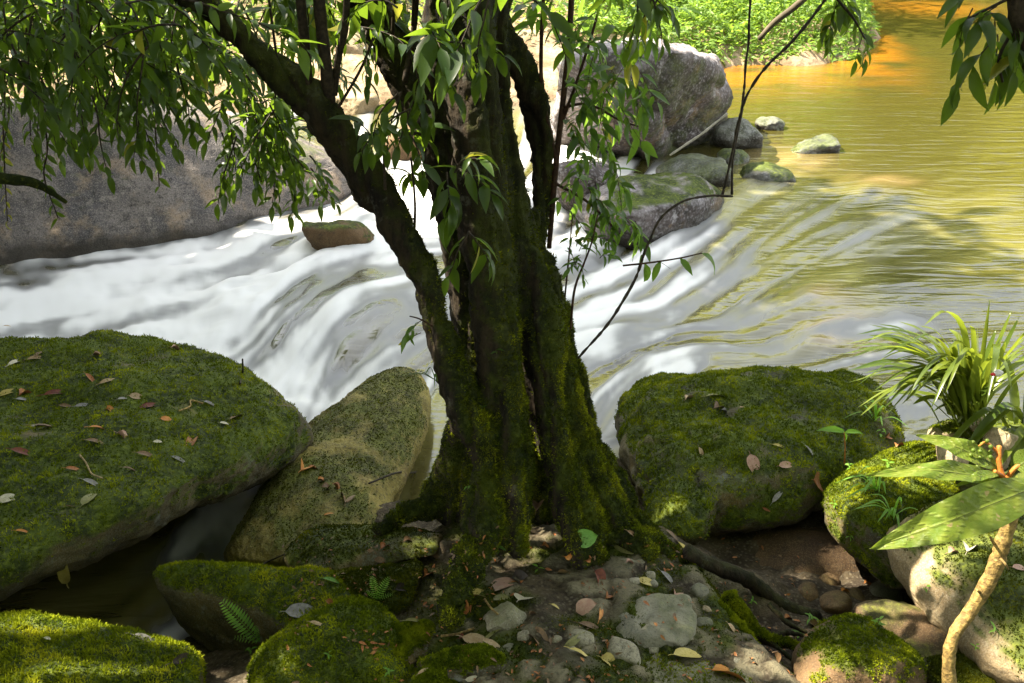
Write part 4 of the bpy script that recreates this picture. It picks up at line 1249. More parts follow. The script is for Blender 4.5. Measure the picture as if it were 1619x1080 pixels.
allv.sort(key=seen, reverse=True)
for k, (p, d, up, L, v) in enumerate(allv[:290]):
    put('leaf', LEAFME['leafy' if k % 23 == 5 else 'leaf'][v], leaf_matrix(p, d, up, L), TREE)
leaves_merged('foliage', allv[290:], M['leaf'], TREE)

# trailing small-leaved creepers
def creeper(name, lab, pts, nl, L, mat='leaf', group=None):
    P_, R_ = pxpath(pts)
    o = thing(name, lab, 'creeper', tuple(P_[0]), group)
    mk('stem', *tube(P_, R_, len(pts) * 5, 5), M['twig'], o)
    C = catmull(P_, nl)
    for k in range(nl):
        a = rng.normal(0, .4) + (k % 2) * math.pi
        d = np.array([math.cos(a) * .8, math.sin(a) * .4, -.75])
        put('leaf', LEAFME[mat][int(rng.integers(0, 4))], leaf_matrix(C[k], d, np.array([0, -.6, 1.0]) + rng.normal(0, .3, 3), L * (.7 + .5 * rng.random())), o)


creeper('creeper', 'thin creeper trailing lowest at the left before the granite shelf', [(62, 150, 3.6, 1.6), (75, 230, 3.6, 1.5), (70, 280, 3.6, 1.3), (92, 345, 3.6, 1)], 20, .055)
creeper('creeper', 'thin creeper ending in a chain of small leaves above the sunlit granite', [(240, 150, 3.8, 1.4), (247, 220, 3.8, 1.2), (252, 295, 3.8, .8)], 12, .05)
creeper('creeper', 'yellowish creeper hanging down the left border', [(5, 200, 3.5, 1.4), (8, 280, 3.5, 1.2), (12, 350, 3.5, .8)], 14, .045, 'leafy')
creeper('creeper', 'short creeper with small leaves between the two lowest left creepers', [(95, 130, 3.7, 1.4), (105, 200, 3.7, 1.2), (112, 235, 3.7, .8)], 12, .05)

# mossy bough at the left border
v, t = tube(*pxpath([(-700, 330, 2.8, 16), (-300, 290, 3.05, 13), (-60, 280, 3.3, 10), (20, 284, 3.35, 9), (60, 292, 3.4, 7), (105, 320, 3.45, 3)]), n=40, sides=8, jitter=.05)
o = mk('bough', v, t, M['bark'], origin=v[0], attrs={'moss': np.ones(len(v))})
tag(o, 'mossy green bough poking in from the left border before the granite', 'branch')

# ---- saplings to the right of the trunk
def sapling(name, lab, stems, sprs, mat='leafb', stem='redstem', cat='sapling'):
    P_, _ = pxpath(stems[0])
    o = thing(name, lab, cat, tuple(P_[0]))
    for s in stems: mk('stem', *tube(*pxpath(s), n=len(s) * 6, sides=7, jitter=.03), M[stem], o)
    L = []
    for sp in sprs:
        L += sp[2]
        mk('twig', *tube(sp[0], sp[1] * .6, 12, 5), M[stem], o)
    L.sort(key=seen, reverse=True)
    for k, (p, d, up, l, v) in enumerate(L[:290]):
        put('leaf', LEAFME['leafy' if (k % 29 == 7) else mat][v], leaf_matrix(p, d, up, l), o)
    if len(L) > 290: leaves_merged('foliage', L[290:], M[mat], o)
    return o


def sprays(n, xr, yr, Yr, aim, L, nl, ll, droop, jit, seed):
    r2 = np.random.default_rng(seed); out = []
    for k in range(n):
        p = atY(r2.uniform(*xr), r2.uniform(*yr), r2.uniform(*Yr))
        d = np.array([aim[0], aim[2], aim[1]]) + r2.normal(0, jit, 3)
        out.append(spray(p, d, r2.uniform(*L), int(r2.integers(*nl)), r2.uniform(*ll), droop, r2, r=.003))
    return out


sapling('sapling', 'tall sapling with dark red stems and drooping green leaves right of the trunk',
        [[(868, 392, 3.95, 4), (873, 330, 3.95, 4.5), (880, 250, 3.95, 5), (890, 160, 3.95, 5), (900, 60, 3.95, 5), (906, -60, 3.9, 5)],
         [(880, 260, 3.95, 3.5), (858, 150, 3.9, 3.5), (856, 60, 3.85, 3.2), (862, -40, 3.8, 3)],
         [(886, 200, 3.95, 3), (915, 120, 3.92, 2.5), (940, 40, 3.9, 2.2), (960, -40, 3.9, 2)],
         [(890, 170, 3.95, 2.5), (930, 165, 3.9, 2.2), (980, 190, 3.88, 1.8), (1010, 200, 3.86, 1.2)],
         [(878, 290, 3.95, 2.5), (930, 320, 3.9, 2.2), (980, 370, 3.85, 1.6)]],
        sprays(13, (870, 1010), (-40, 60), (3.7, 4.2), (.3, -.2, 0), (.16, .28), (7, 10), (.08, .115), .5, .8, 31)
        + sprays(13, (880, 980), (60, 150), (3.7, 4.2), (.5, -.1, 0), (.16, .26), (7, 10), (.08, .115), .5, .8, 32)
        + sprays(9, (890, 970), (150, 260), (3.7, 4.1), (.4, -.4, 0), (.16, .26), (7, 10), (.075, .11), .55, .7, 33)
        + sprays(9, (890, 980), (250, 340), (3.7, 4.0), (.5, -.4, 0), (.14, .24), (7, 10), (.07, .105), .55, .7, 34)
        + sprays(3, (980, 1010), (330, 370), (3.7, 3.9), (.5, -.5, 0), (.12, .18), (5, 7), (.08, .10), .9, .4, 35)
        + sprays(5, (990, 1030), (100, 170), (3.7, 3.9), (.4, -.4, 0), (.12, .2), (5, 8), (.08, .11), .9, .4, 36))
sapling('seedling', 'slender seedling with small leaves against the white foam, right of the trunk', [[(902, 520, 3.75, 2.2), (908, 460, 3.75, 2), (922, 420, 3.74, 1.8), (935, 385, 3.72, 1.4), (945, 340, 3.7, 1)], [(893, 470, 3.78, 1.6), (900, 400, 3.76, 1.3), (905, 340, 3.74, 1)]],
        sprays(5, (915, 950), (370, 420), (3.68, 3.76), (.2, .3, 0), (.06, .11), (5, 7), (.05, .075), .5, .6, 41) + sprays(3, (895, 925), (400, 440), (3.7, 3.76), (-.2, .3, 0), (.05, .08), (4, 6), (.04, .06), .5, .5, 42), cat='seedling')
sapling('seedling', 'grassy shoot with narrow hanging leaves on the left flank of the trunk', [[(690, 520, 3.45, 1.5), (665, 505, 3.4, 1.3), (648, 500, 3.36, 1)]],
        sprays(2, (655, 675), (505, 530), (3.4, 3.44), (-.6, -.3, 0), (.05, .08), (3, 5), (.07, .10), 1.0, .4, 43), cat='seedling')
sapling('branch', 'leafy branch end dangling from the top beside the golden pool', [[(1290, -70, 4.0, 3), (1318, -10, 4.0, 2.5), (1350, 30, 4.0, 2), (1372, 70, 4.0, 1.2)]],
        sprays(4, (1318, 1350), (-20, 20), (3.9, 4.1), (.3, -.5, 0), (.12, .2), (6, 9), (.08, .11), .9, .4, 44) + sprays(2, (1352, 1368), (35, 60), (3.95, 4.05), (.2, -.6, 0), (.08, .12), (4, 6), (.08, .10), .9, .3, 45), 'leaf', 'twig', cat='branch')
o = sapling('branch', 'dark holed leaves on a branch in the upper right corner', [[(1480, -700, 2.5, 26), (1560, -300, 2.4, 25), (1612, -20, 2.3, 23), (1622, 60, 2.3, 21), (1700, 200, 2.3, 18), (1950, 420, 2.3, 15), (2400, 600, 2.4, 12)], [(1612, 30, 2.3, 3), (1580, 90, 2.3, 2.6), (1585, 130, 2.3, 2)], [(1610, -10, 2.3, 3), (1570, 10, 2.3, 2.4), (1530, 30, 2.3, 1.6)]],
        sprays(6, (1565, 1610), (20, 90), (2.25, 2.4), (-.2, -.6, 0), (.08, .14), (5, 7), (.075, .11), .9, .4, 46) + sprays(3, (1535, 1590), (-20, 20), (2.25, 2.4), (-.5, -.2, 0), (.06, .1), (3, 5), (.07, .10), .8, .4, 47), 'leaf', 'twig', cat='branch')
# small bits on the trunk
def plantlet(name, lab, px, py, n, L, mat='fern', cat='seedling', hang=False, shape=0, up=.8):
    p, nn_ = surface(px, py)
    if p is None: return None
    p = np.array(p); nn_ = np.array(nn_)
    o = thing(name, lab, cat, tuple(p))
    h = L * .7
    P_ = np.array([p - nn_ * .004, p + nn_ * h * .5 + [0, 0, h * .3], p + nn_ * h * .6 + [0, 0, h]])
    mk('stem', *tube(P_, [.0018, .0015, .001], 8, 5), M['greenstem'], o)
    C = catmull(P_, n + 2)
    a0 = rng.random() * 6
    for k in range(n):
        a = a0 + k * 2.4
        put('leaf', LME(mat)[int(rng.integers(0, 4))], leaf_matrix(C[min(k + 2, len(C) - 1)], np.array([math.cos(a), math.sin(a) - .3, .25]), np.array([0, -.2, 1.0]) + rng.normal(0, .2, 3), L * (.7 + .5 * rng.random())), o)
    return o


def LME(k):
    if k not in LEAFME: LEAFME[k] = [mesh_of('leaf', v, t, M[k]) for v, t in LEAFV]
    return LEAFME[k]


_V, _T = join(BV)
BVH = BVHTree.FromPolygons([tuple(v) for v in _V], [tuple(t) for t in _T])
plantlet('seedling', 'tiny glossy seedling at the foot of the middle trunk flute', 788, 868, 5, .045, 'leafb')
plantlet('seedling', 'tiny three-leaved sprout high on the mossy trunk flute', 786, 560, 3, .035, 'leafb')
plantlet('seedling', 'pale sprout on the left side of the trunk above the back root', 742, 778, 2, .03, 'fern')
plantlet('seedling', 'small sprout on the trunk crotch of the slanting limb', 760, 645, 3, .03, 'leafb')

# vines
def vine(lab, pts, mat='twig'):
    P_, R_ = pxpath(pts)
    v, t = tube(P_, R_, len(pts) * 10, 6, .16)
    v = v + .004 * np.column_stack([pnoise(v * 9 + k_) for k_ in (1, 5, 9)])
    o = mk('vine', v, t, M[mat], origin=P_[0])
    tag(o, lab, 'vine')


vine('long dark vine slanting from the top to a kink above the pale water', [(1330, -40, 3.9, 2.6), (1300, 8, 3.9, 2.6), (1255, 62, 3.9, 2.6), (1212, 105, 3.9, 2.6), (1182, 148, 3.9, 2.4), (1166, 200, 3.9, 2.4), (1154, 260, 3.9, 2.2), (1142, 308, 3.9, 2.2)])
vine('straight thin vine hanging from the top beside the big boulder', [(1187, -40, 3.95, 2.0), (1184, 50, 3.95, 2.0), (1178, 120, 3.94, 2.0), (1172, 180, 3.93, 2.0), (1160, 240, 3.92, 2.0), (1157, 308, 3.9, 2.2)])
vine('thin vine curving from the kink down to the trunk', [(1158, 311, 3.9, 2.2), (1120, 309, 3.88, 2.2), (1078, 320, 3.85, 2.2), (1045, 345, 3.82, 2.2), (1025, 385, 3.8, 2.2), (1002, 445, 3.78, 2.2), (962, 512, 3.74, 2.0), (914, 566, 3.72, 1.8)])
vine('pale dry twig caught between the boulders and the leaves', [(1150, 180, 6.0, 2.0), (1105, 215, 5.9, 2.0), (1060, 245, 5.8, 1.8)], 'palestick')
sapling('seedling', 'arching stem with one long leaf pointing at the pale water', [[(985, 420, 3.78, 1.6), (1030, 415, 3.78, 1.5), (1075, 408, 3.78, 1.3), (1110, 400, 3.78, 1)]],
        [(np.array([atY(1040, 412, 3.78), atY(1050, 418, 3.78), atY(1060, 425, 3.78)]), np.array([.002, .0015, .001]),
          [(atY(1110, 400, 3.78), np.array([.7, 0, -.45]), np.array([.3, -.5, 1]), .13, 1), (atY(1075, 408, 3.78), np.array([.2, -.2, -.2]), np.array([0, -.5, 1]), .09, 2), (atY(1045, 412, 3.78), np.array([-.3, -.2, -.6]), np.array([0, -.7, 1]), .11, 1), (atY(1020, 416, 3.78), np.array([.2, -.2, -.8]), np.array([0, -.7, 1]), .12, 3)])], cat='seedling')

# ================================================================== CANOPY ABOVE THE VIEW (shades the bank)
# sunbeams that reach the ground through gaps
SPOTS = [(atZ(320, 905, .53), .12), (atZ(460, 925, .55), .12), (atZ(715, 930, .72), .08), (atZ(1440, 880, .6), .13), (atZ(1500, 960, .55), .10), (atZ(1560, 700, .75), .20), (atZ(1550, 620, .8), .22), (atZ(1480, 600, .8), .18), (atZ(1340, 1010, .6), .12), (atZ(1480, 740, .7), .14), (atZ(1560, 900, 1.1), .12),
         (atZ(1310, 940, .2), .05), (atZ(400, 915, .55), .16), (atZ(500, 940, .55), .10), (atZ(120, 1030, .66), .2), (atZ(260, 1050, .6), .1), (atY(1500, 800, 2.2), .14), (atY(420, 190, 4.0), .22), (atY(930, 120, 3.9), .30), (atY(960, 280, 3.9), .2), (atY(700, 100, 3.3), .15), (np.array(surface(375, 265)[0]), .12), (np.array(surface(325, 215)[0]), .05), (np.array(surface(400, 320)[0]), -.05)]
sd = np.array(SUN)


def cut_spots(P, spots, grow=1.0, add=0.0):
    keep = np.ones(len(P), bool)
    for c, r in spots:
        q = P - c
        s = q @ sd
        dist = np.linalg.norm(q - s[:, None] * sd, axis=1)
        keep &= ~((dist < r * grow + add) & (s > 0))
    return keep


def scatter_leaves(name, P, L, mat, parent=None, lv=0, droop=.5, kind='stuff', seed=0):
    """many small folded leaves (4 triangles each) at points P"""
    r2 = np.random.default_rng(seed)
    n = len(P)
    D = r2.normal(size=(n, 3)); D[:, 2] = D[:, 2] * .5 - droop; D /= np.linalg.norm(D, axis=1)[:, None]
    U_ = np.array([0, 0, 1.0]) + r2.normal(0, .5, (n, 3))
    Xv = np.cross(D, U_); Xv /= np.linalg.norm(Xv, axis=1)[:, None] + 1e-9
    Zv = np.cross(Xv, D)
    Ls = (np.asarray(L) * (.7 + .6 * r2.random(n)))[:, None]
    base = np.array([(0, 0, 0), (-.2, .45, .06), (0, .5, 0), (.2, .45, .06), (0, 1, -.12)])
    V = P[:, None, :] + Ls[:, None, :] * (base[None, :, 0:1] * Xv[:, None, :] + base[None, :, 1:2] * D[:, None, :] + base[None, :, 2:3] * Zv[:, None, :])
    tri = np.array([(0, 2, 1), (0, 3, 2), (1, 2, 4), (2, 3, 4)])
    T_ = (np.arange(n)[:, None, None] * 5 + tri[None]).reshape(-1, 3)
    return mk(name, V.reshape(-1, 3), T_, mat, parent, smooth=False, kind=kind)


r2 = np.random.default_rng(99)
cl = np.column_stack([r2.uniform(-7.5, 4.2, 900), r2.uniform(-3.0, 5.6, 900), r2.uniform(3.75, 7.5, 900)])
ds = np.linalg.norm(cl - np.array([0, 0, 3.2]), axis=1)
front = (cl[:, 2] - 3.3) > np.clip(cl[:, 1], 0, 9) * 0.06
cl = cl[(ds > 1.1) & front]
Pc = np.repeat(cl, 20, 0) + r2.normal(0, .28, (len(cl) * 20, 3)) * np.array([1, 1, .6])
Pc = Pc[(Pc[:, 2] > 3.45)]
Pc = Pc[cut_spots(Pc, SPOTS, 1.0, .22)]
scatter_leaves('crown', Pc, .185, M['leaf'], TREE, seed=5)

# ================================================================== BANK VEGETATION
r2 = np.random.default_rng(17)
# low green growth on the far bank
n = 90000
x = np.where(r2.random(n) < .72, r2.uniform(1.2, 9.4, n), r2.uniform(-14, 1.5, n)); y = r2.uniform(15, 29, n)
dn = y - shore_y(x)
k = (dn > 0.1 + .5 * np.abs(pnoise(np.column_stack([x, y, 0 * x]) * 1.1))) & (dn < 11)
open_ = (x > -4.5) & (x < 2.2) & (dn < 2.2)
k &= ~open_
x, y, dn = x[k], y[k], dn[k]
hgt_ = (0.15 + .55 * np.clip(.5 + fbm(np.column_stack([x, y, 0 * x]) * .9, 3), 0, 1)) * sstep(.2, 1.5, dn)
z = far_z(x, y) + hgt_ * r2.random(len(x)) ** .5 * 1.2
tag(scatter_leaves('undergrowth', np.column_stack([x, y, z]), .15, M['under'], droop=.15, seed=6), kind='stuff')

# bushes along the far shore, mirrored in the pool
n = 30000
bc = np.column_stack([r2.uniform(3, 48, 260), r2.uniform(35.5, 47, 260)])
bc = bc[bc[:, 1] > shore_y(bc[:, 0]) + .6]
bi = r2.integers(0, len(bc), n)
bh = r2.uniform(1.2, 4.5, len(bc))
u = r2.normal(size=(n, 3)); u /= np.linalg.norm(u, axis=1)[:, None]; u *= r2.random((n, 1)) ** .4
x = bc[bi, 0] + u[:, 0] * 1.7; y = bc[bi, 1] + u[:, 1] * 1.4
z = far_z(x, y) + bh[bi] * (.5 + .5 * u[:, 2])
tag(scatter_leaves('undergrowth', np.column_stack([x, y, z]), .45, M['woods'], droop=.2, seed=8), kind='stuff')


def wood_tree(lab, x, y, h, rad, mat, n, leaf, group, seed, z0=None, spots=None):
    r3 = np.random.default_rng(seed)
    zb = float(far_z(x, y)[0]) if z0 is None else z0
    o = thing('tree', lab, 'tree', (x, y, zb), group)
    P_ = np.array([[x, y, zb - .2], [x + r3.normal(0, .1), y + r3.normal(0, .1), zb + h * .35], [x + r3.normal(0, .3), y + r3.normal(0, .3), zb + h * .7], [x + r3.normal(0, .5), y, zb + h * .95]])
    parts = [tube(P_, np.array([.022, .017, .010, .004]) * h, 14, 8)]
    C = []
    nb = 9
    for b in range(nb):
        f = .22 + .72 * b / nb
        s = catmull(P_, 20)[int(f * 19)]
        a = b * 2.4 + r3.normal(0, .4)
        ln = rad * (1.05 - .6 * abs(f - .5)) * r3.uniform(.7, 1.1)
        e = s + np.array([math.cos(a) * ln, math.sin(a) * ln, r3.uniform(-.05, .35) * ln])
        m_ = (s + e) / 2 + np.array([0, 0, .12 * ln])
        parts.append(tube(np.array([s, m_, e]), np.array([.008, .005, .002]) * h, 8, 5))
        for q in range(7): C.append(s + (e - s) * r3.uniform(.35, 1.1) + r3.normal(0, rad * .16, 3))
    V_, T_ = join(parts)
    mk('trunk', V_, T_, M['woodtrunk'], o)
    C = np.array(C)
    pk = C[r3.integers(0, len(C), n)] + r3.normal(0, rad * .15, (n, 3)) * np.array([1, 1, .8])
    if spots is not None: pk = pk[cut_spots(pk, spots, 1.0, .55)]
    scatter_leaves('crown', pk, leaf, M[mat], o, seed=seed)


SHADE = [(-9.6, 8.2, 20, 4.0, 18000, 'tall unseen tree upstream-most of the row added to shade the rapids'), (-11.0, 5.4, 22, 4.8, 15000, 'broad tall unseen tree in the row added to shade the rapids'), (-9.0, 2.4, 18, 4.4, 10000, 'unseen tree left of the viewer added to shade the huge flat boulder'),
         (-8.6, -1.2, 16, 4.4, 8000, 'tree behind the viewer on the left added to shade the bank'), (-11.0, 13.2, 8.4, 2.2, 5000, 'lower tree whose leaves shade the left half of the granite shelf'), (-7.4, 7.4, 10.5, 2.4, 5000, 'smaller unseen shade tree on the near bank downstream of the rapids'), (-6.6, 4.2, 10, 2.4, 5000, 'smaller unseen shade tree on the near bank left of the huge flat boulder'),
         (-5.0, -6.5, 13, 4.6, 4500, 'forest tree on the bank behind the viewer, left'), (0.0, -7.5, 14, 4.8, 4500, 'forest tree on the bank straight behind the viewer'), (5.5, -5.0, 13, 4.6, 4500, 'forest tree on the bank behind the viewer, right'), (9.5, -1.5, 12, 4.2, 4500, 'forest tree on the bank to the right of the viewer')]
gl = 'woods across the river'
k = 0
for (x, y, h, rad, mat, n, leaf) in [
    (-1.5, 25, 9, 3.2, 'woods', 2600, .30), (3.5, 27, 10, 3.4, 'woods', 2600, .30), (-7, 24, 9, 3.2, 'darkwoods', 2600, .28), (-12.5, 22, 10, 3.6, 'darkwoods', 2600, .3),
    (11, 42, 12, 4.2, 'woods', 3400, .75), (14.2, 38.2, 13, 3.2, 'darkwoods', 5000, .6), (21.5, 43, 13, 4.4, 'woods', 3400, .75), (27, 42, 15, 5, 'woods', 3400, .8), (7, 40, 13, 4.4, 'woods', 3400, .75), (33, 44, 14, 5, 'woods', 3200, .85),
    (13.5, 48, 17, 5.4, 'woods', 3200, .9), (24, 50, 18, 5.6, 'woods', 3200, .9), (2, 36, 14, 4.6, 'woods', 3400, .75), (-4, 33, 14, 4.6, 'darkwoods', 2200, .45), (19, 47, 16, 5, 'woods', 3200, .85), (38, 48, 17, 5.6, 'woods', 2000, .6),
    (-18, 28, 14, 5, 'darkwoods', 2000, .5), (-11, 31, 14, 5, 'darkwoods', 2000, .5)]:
    wood_tree('tall leafy tree of the woods across the river, seen mostly mirrored in the water', x, y, h, rad, mat, n, leaf, gl, 200 + k)
    k += 1
# unseen trees; left row added with oversized leaves to shade bank and rapids
for k, (x, y, h, rad, n, lab) in enumerate(SHADE):
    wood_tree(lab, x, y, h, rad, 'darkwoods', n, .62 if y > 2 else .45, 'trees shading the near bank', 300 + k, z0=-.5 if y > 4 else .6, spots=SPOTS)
# thin mossy stems on the far bank and a leaning one
for lab, s in [('thin yellow-green stem standing on the green bank behind the sapling', [(1043, 30, 24, 3), (1042, 0, 24, 3), (1038, -80, 24, 3)]),
               ('second thin stem on the green bank, slightly tilted', [(1055, 28, 23, 2.4), (1062, 0, 23, 2.4), (1075, -60, 23, 2.4)]),
               ('blurred mossy brown stick slanting before the green bank', [(1200, 62, 4.4, 4), (1225, 35, 4.4, 5), (1260, 8, 4.4, 5.5), (1300, -30, 4.4, 6)])]:
    P_, R_ = pxpath(s)
    v, t = tube(P_, R_, 16, 7)
    tag(mk('stem', v, t, M['woodtrunk'], origin=P_[0]), lab, 'stem')
box_rock('boulder', 'dark stone at the tip of the green bank by the water', (1275, 70, 1330, 105), .05, M['stream'], seed=88, level=4, amp=.04, freq=2)

# ================================================================== FALLEN LEAVES
def m_dead(name, a, b_, trans=.12, rough=.5):
    b = NB(name)
    oi = b.n('ObjectInfo').outputs['Random']
    n = b.noise(45, 4, .65)
    c = b.mix(b.ramp(n, .38, .66), a, b_)
    c = b.mix(b.math('MULTIPLY', oi, .35), c, tuple(x * .5 for x in a))
    c = b.mix(b.ramp(b.noise(120, 3), .6, .7, 0, .6), c, tuple(x * .3 for x in a))
    b.bump(b.noise(90, 3), .5, .003)
    return b.done(c, rough, .35)


DEAD = {
    'tan': ((.34, .23, .12), (.44, .33, .19)), 'brown': ((.13, .075, .035), (.22, .13, .06)), 'rust': ((.26, .085, .022), (.36, .15, .04)), 'dark red': ((.11, .026, .014), (.18, .05, .02)),
    'grey': ((.16, .15, .14), (.25, .235, .21)), 'yellow': ((.42, .33, .08), (.50, .40, .13)), 'orange': ((.46, .17, .03), (.52, .24, .05)), 'olive': ((.15, .15, .045), (.24, .22, .08)),
    'pinkish': ((.36, .20, .14), (.44, .28, .19)), 'pale': ((.40, .36, .25), (.48, .44, .32)), 'green': ((.10, .24, .03), (.15, .30, .05)), 'blackish': ((.03, .022, .018), (.07, .05, .04))}
DM = {k: m_dead(k.replace(' ', '_') + '_dead_leaf', *v) for k, v in DEAD.items()}
DSH = {'lance': leaf_grid(.30, 7, .22, .30), 'long': leaf_grid(.22, 8, .30, .42, wav=.012), 'oval': leaf_grid(.52, 7, .10, .22, shape='oval'), 'round': leaf_grid(.78, 7, .10, .25, wav=.015, shape='oval'),
       'curl': leaf_grid(.50, 7, .55, .85, wav=.04, shape='oval'), 'heart': leaf_grid(.70, 8, .16, .35, wav=.02, shape='oval')}
_dm = {}


def dead_mesh(shape, colr):
    if (shape, colr) not in _dm:
        V_, T_ = DSH[shape]
        t = V_[:, 1]
        V_ = V_ - np.array([0, .5, 0]); V_[:, 2] *= 1.0
        # petiole
        pv, pt = tube(np.array([[0, -.5, 0], [0, -.6, .01], [.01, -.68, .0]]), [.012, .011, .010], 5, 4)
        V2, T2 = join([(V_, T_), (pv, pt)])
        _dm[(shape, colr)] = mesh_of('fallen_leaf', V2, T2, DM[colr])
    return _dm[(shape, colr)]


def fallen(px, py, lp, ang, colr, shape, lab, group=None, lift=.35, flip=False):
    h, n_ = surface(px, py)
    if h is None: return
    p = np.array(h); n_ = np.array(n_)
    if n_ @ (CAM - p) < 0: n_ = -n_
    L = 1.15 * lp * depth(p) / F
    a = R(ang)
    d = np.array([1, 0, 0]) * math.cos(a) + np.array([0, .85, .5]) * math.sin(a)
    d = d - n_ * (d @ n_); d /= np.linalg.norm(d) + 1e-9
    fs = np.linalg.norm(d - FW * (d @ FW)); L = L / max(fs, .55)
    up = n_ + rng.normal(0, .16, 3)
    o = put('fallen_leaf', dead_mesh(shape, colr), leaf_matrix(p + n_ * (.010 + .02 * L), d, up, L))
    tag(o, lab, 'leaf', group)


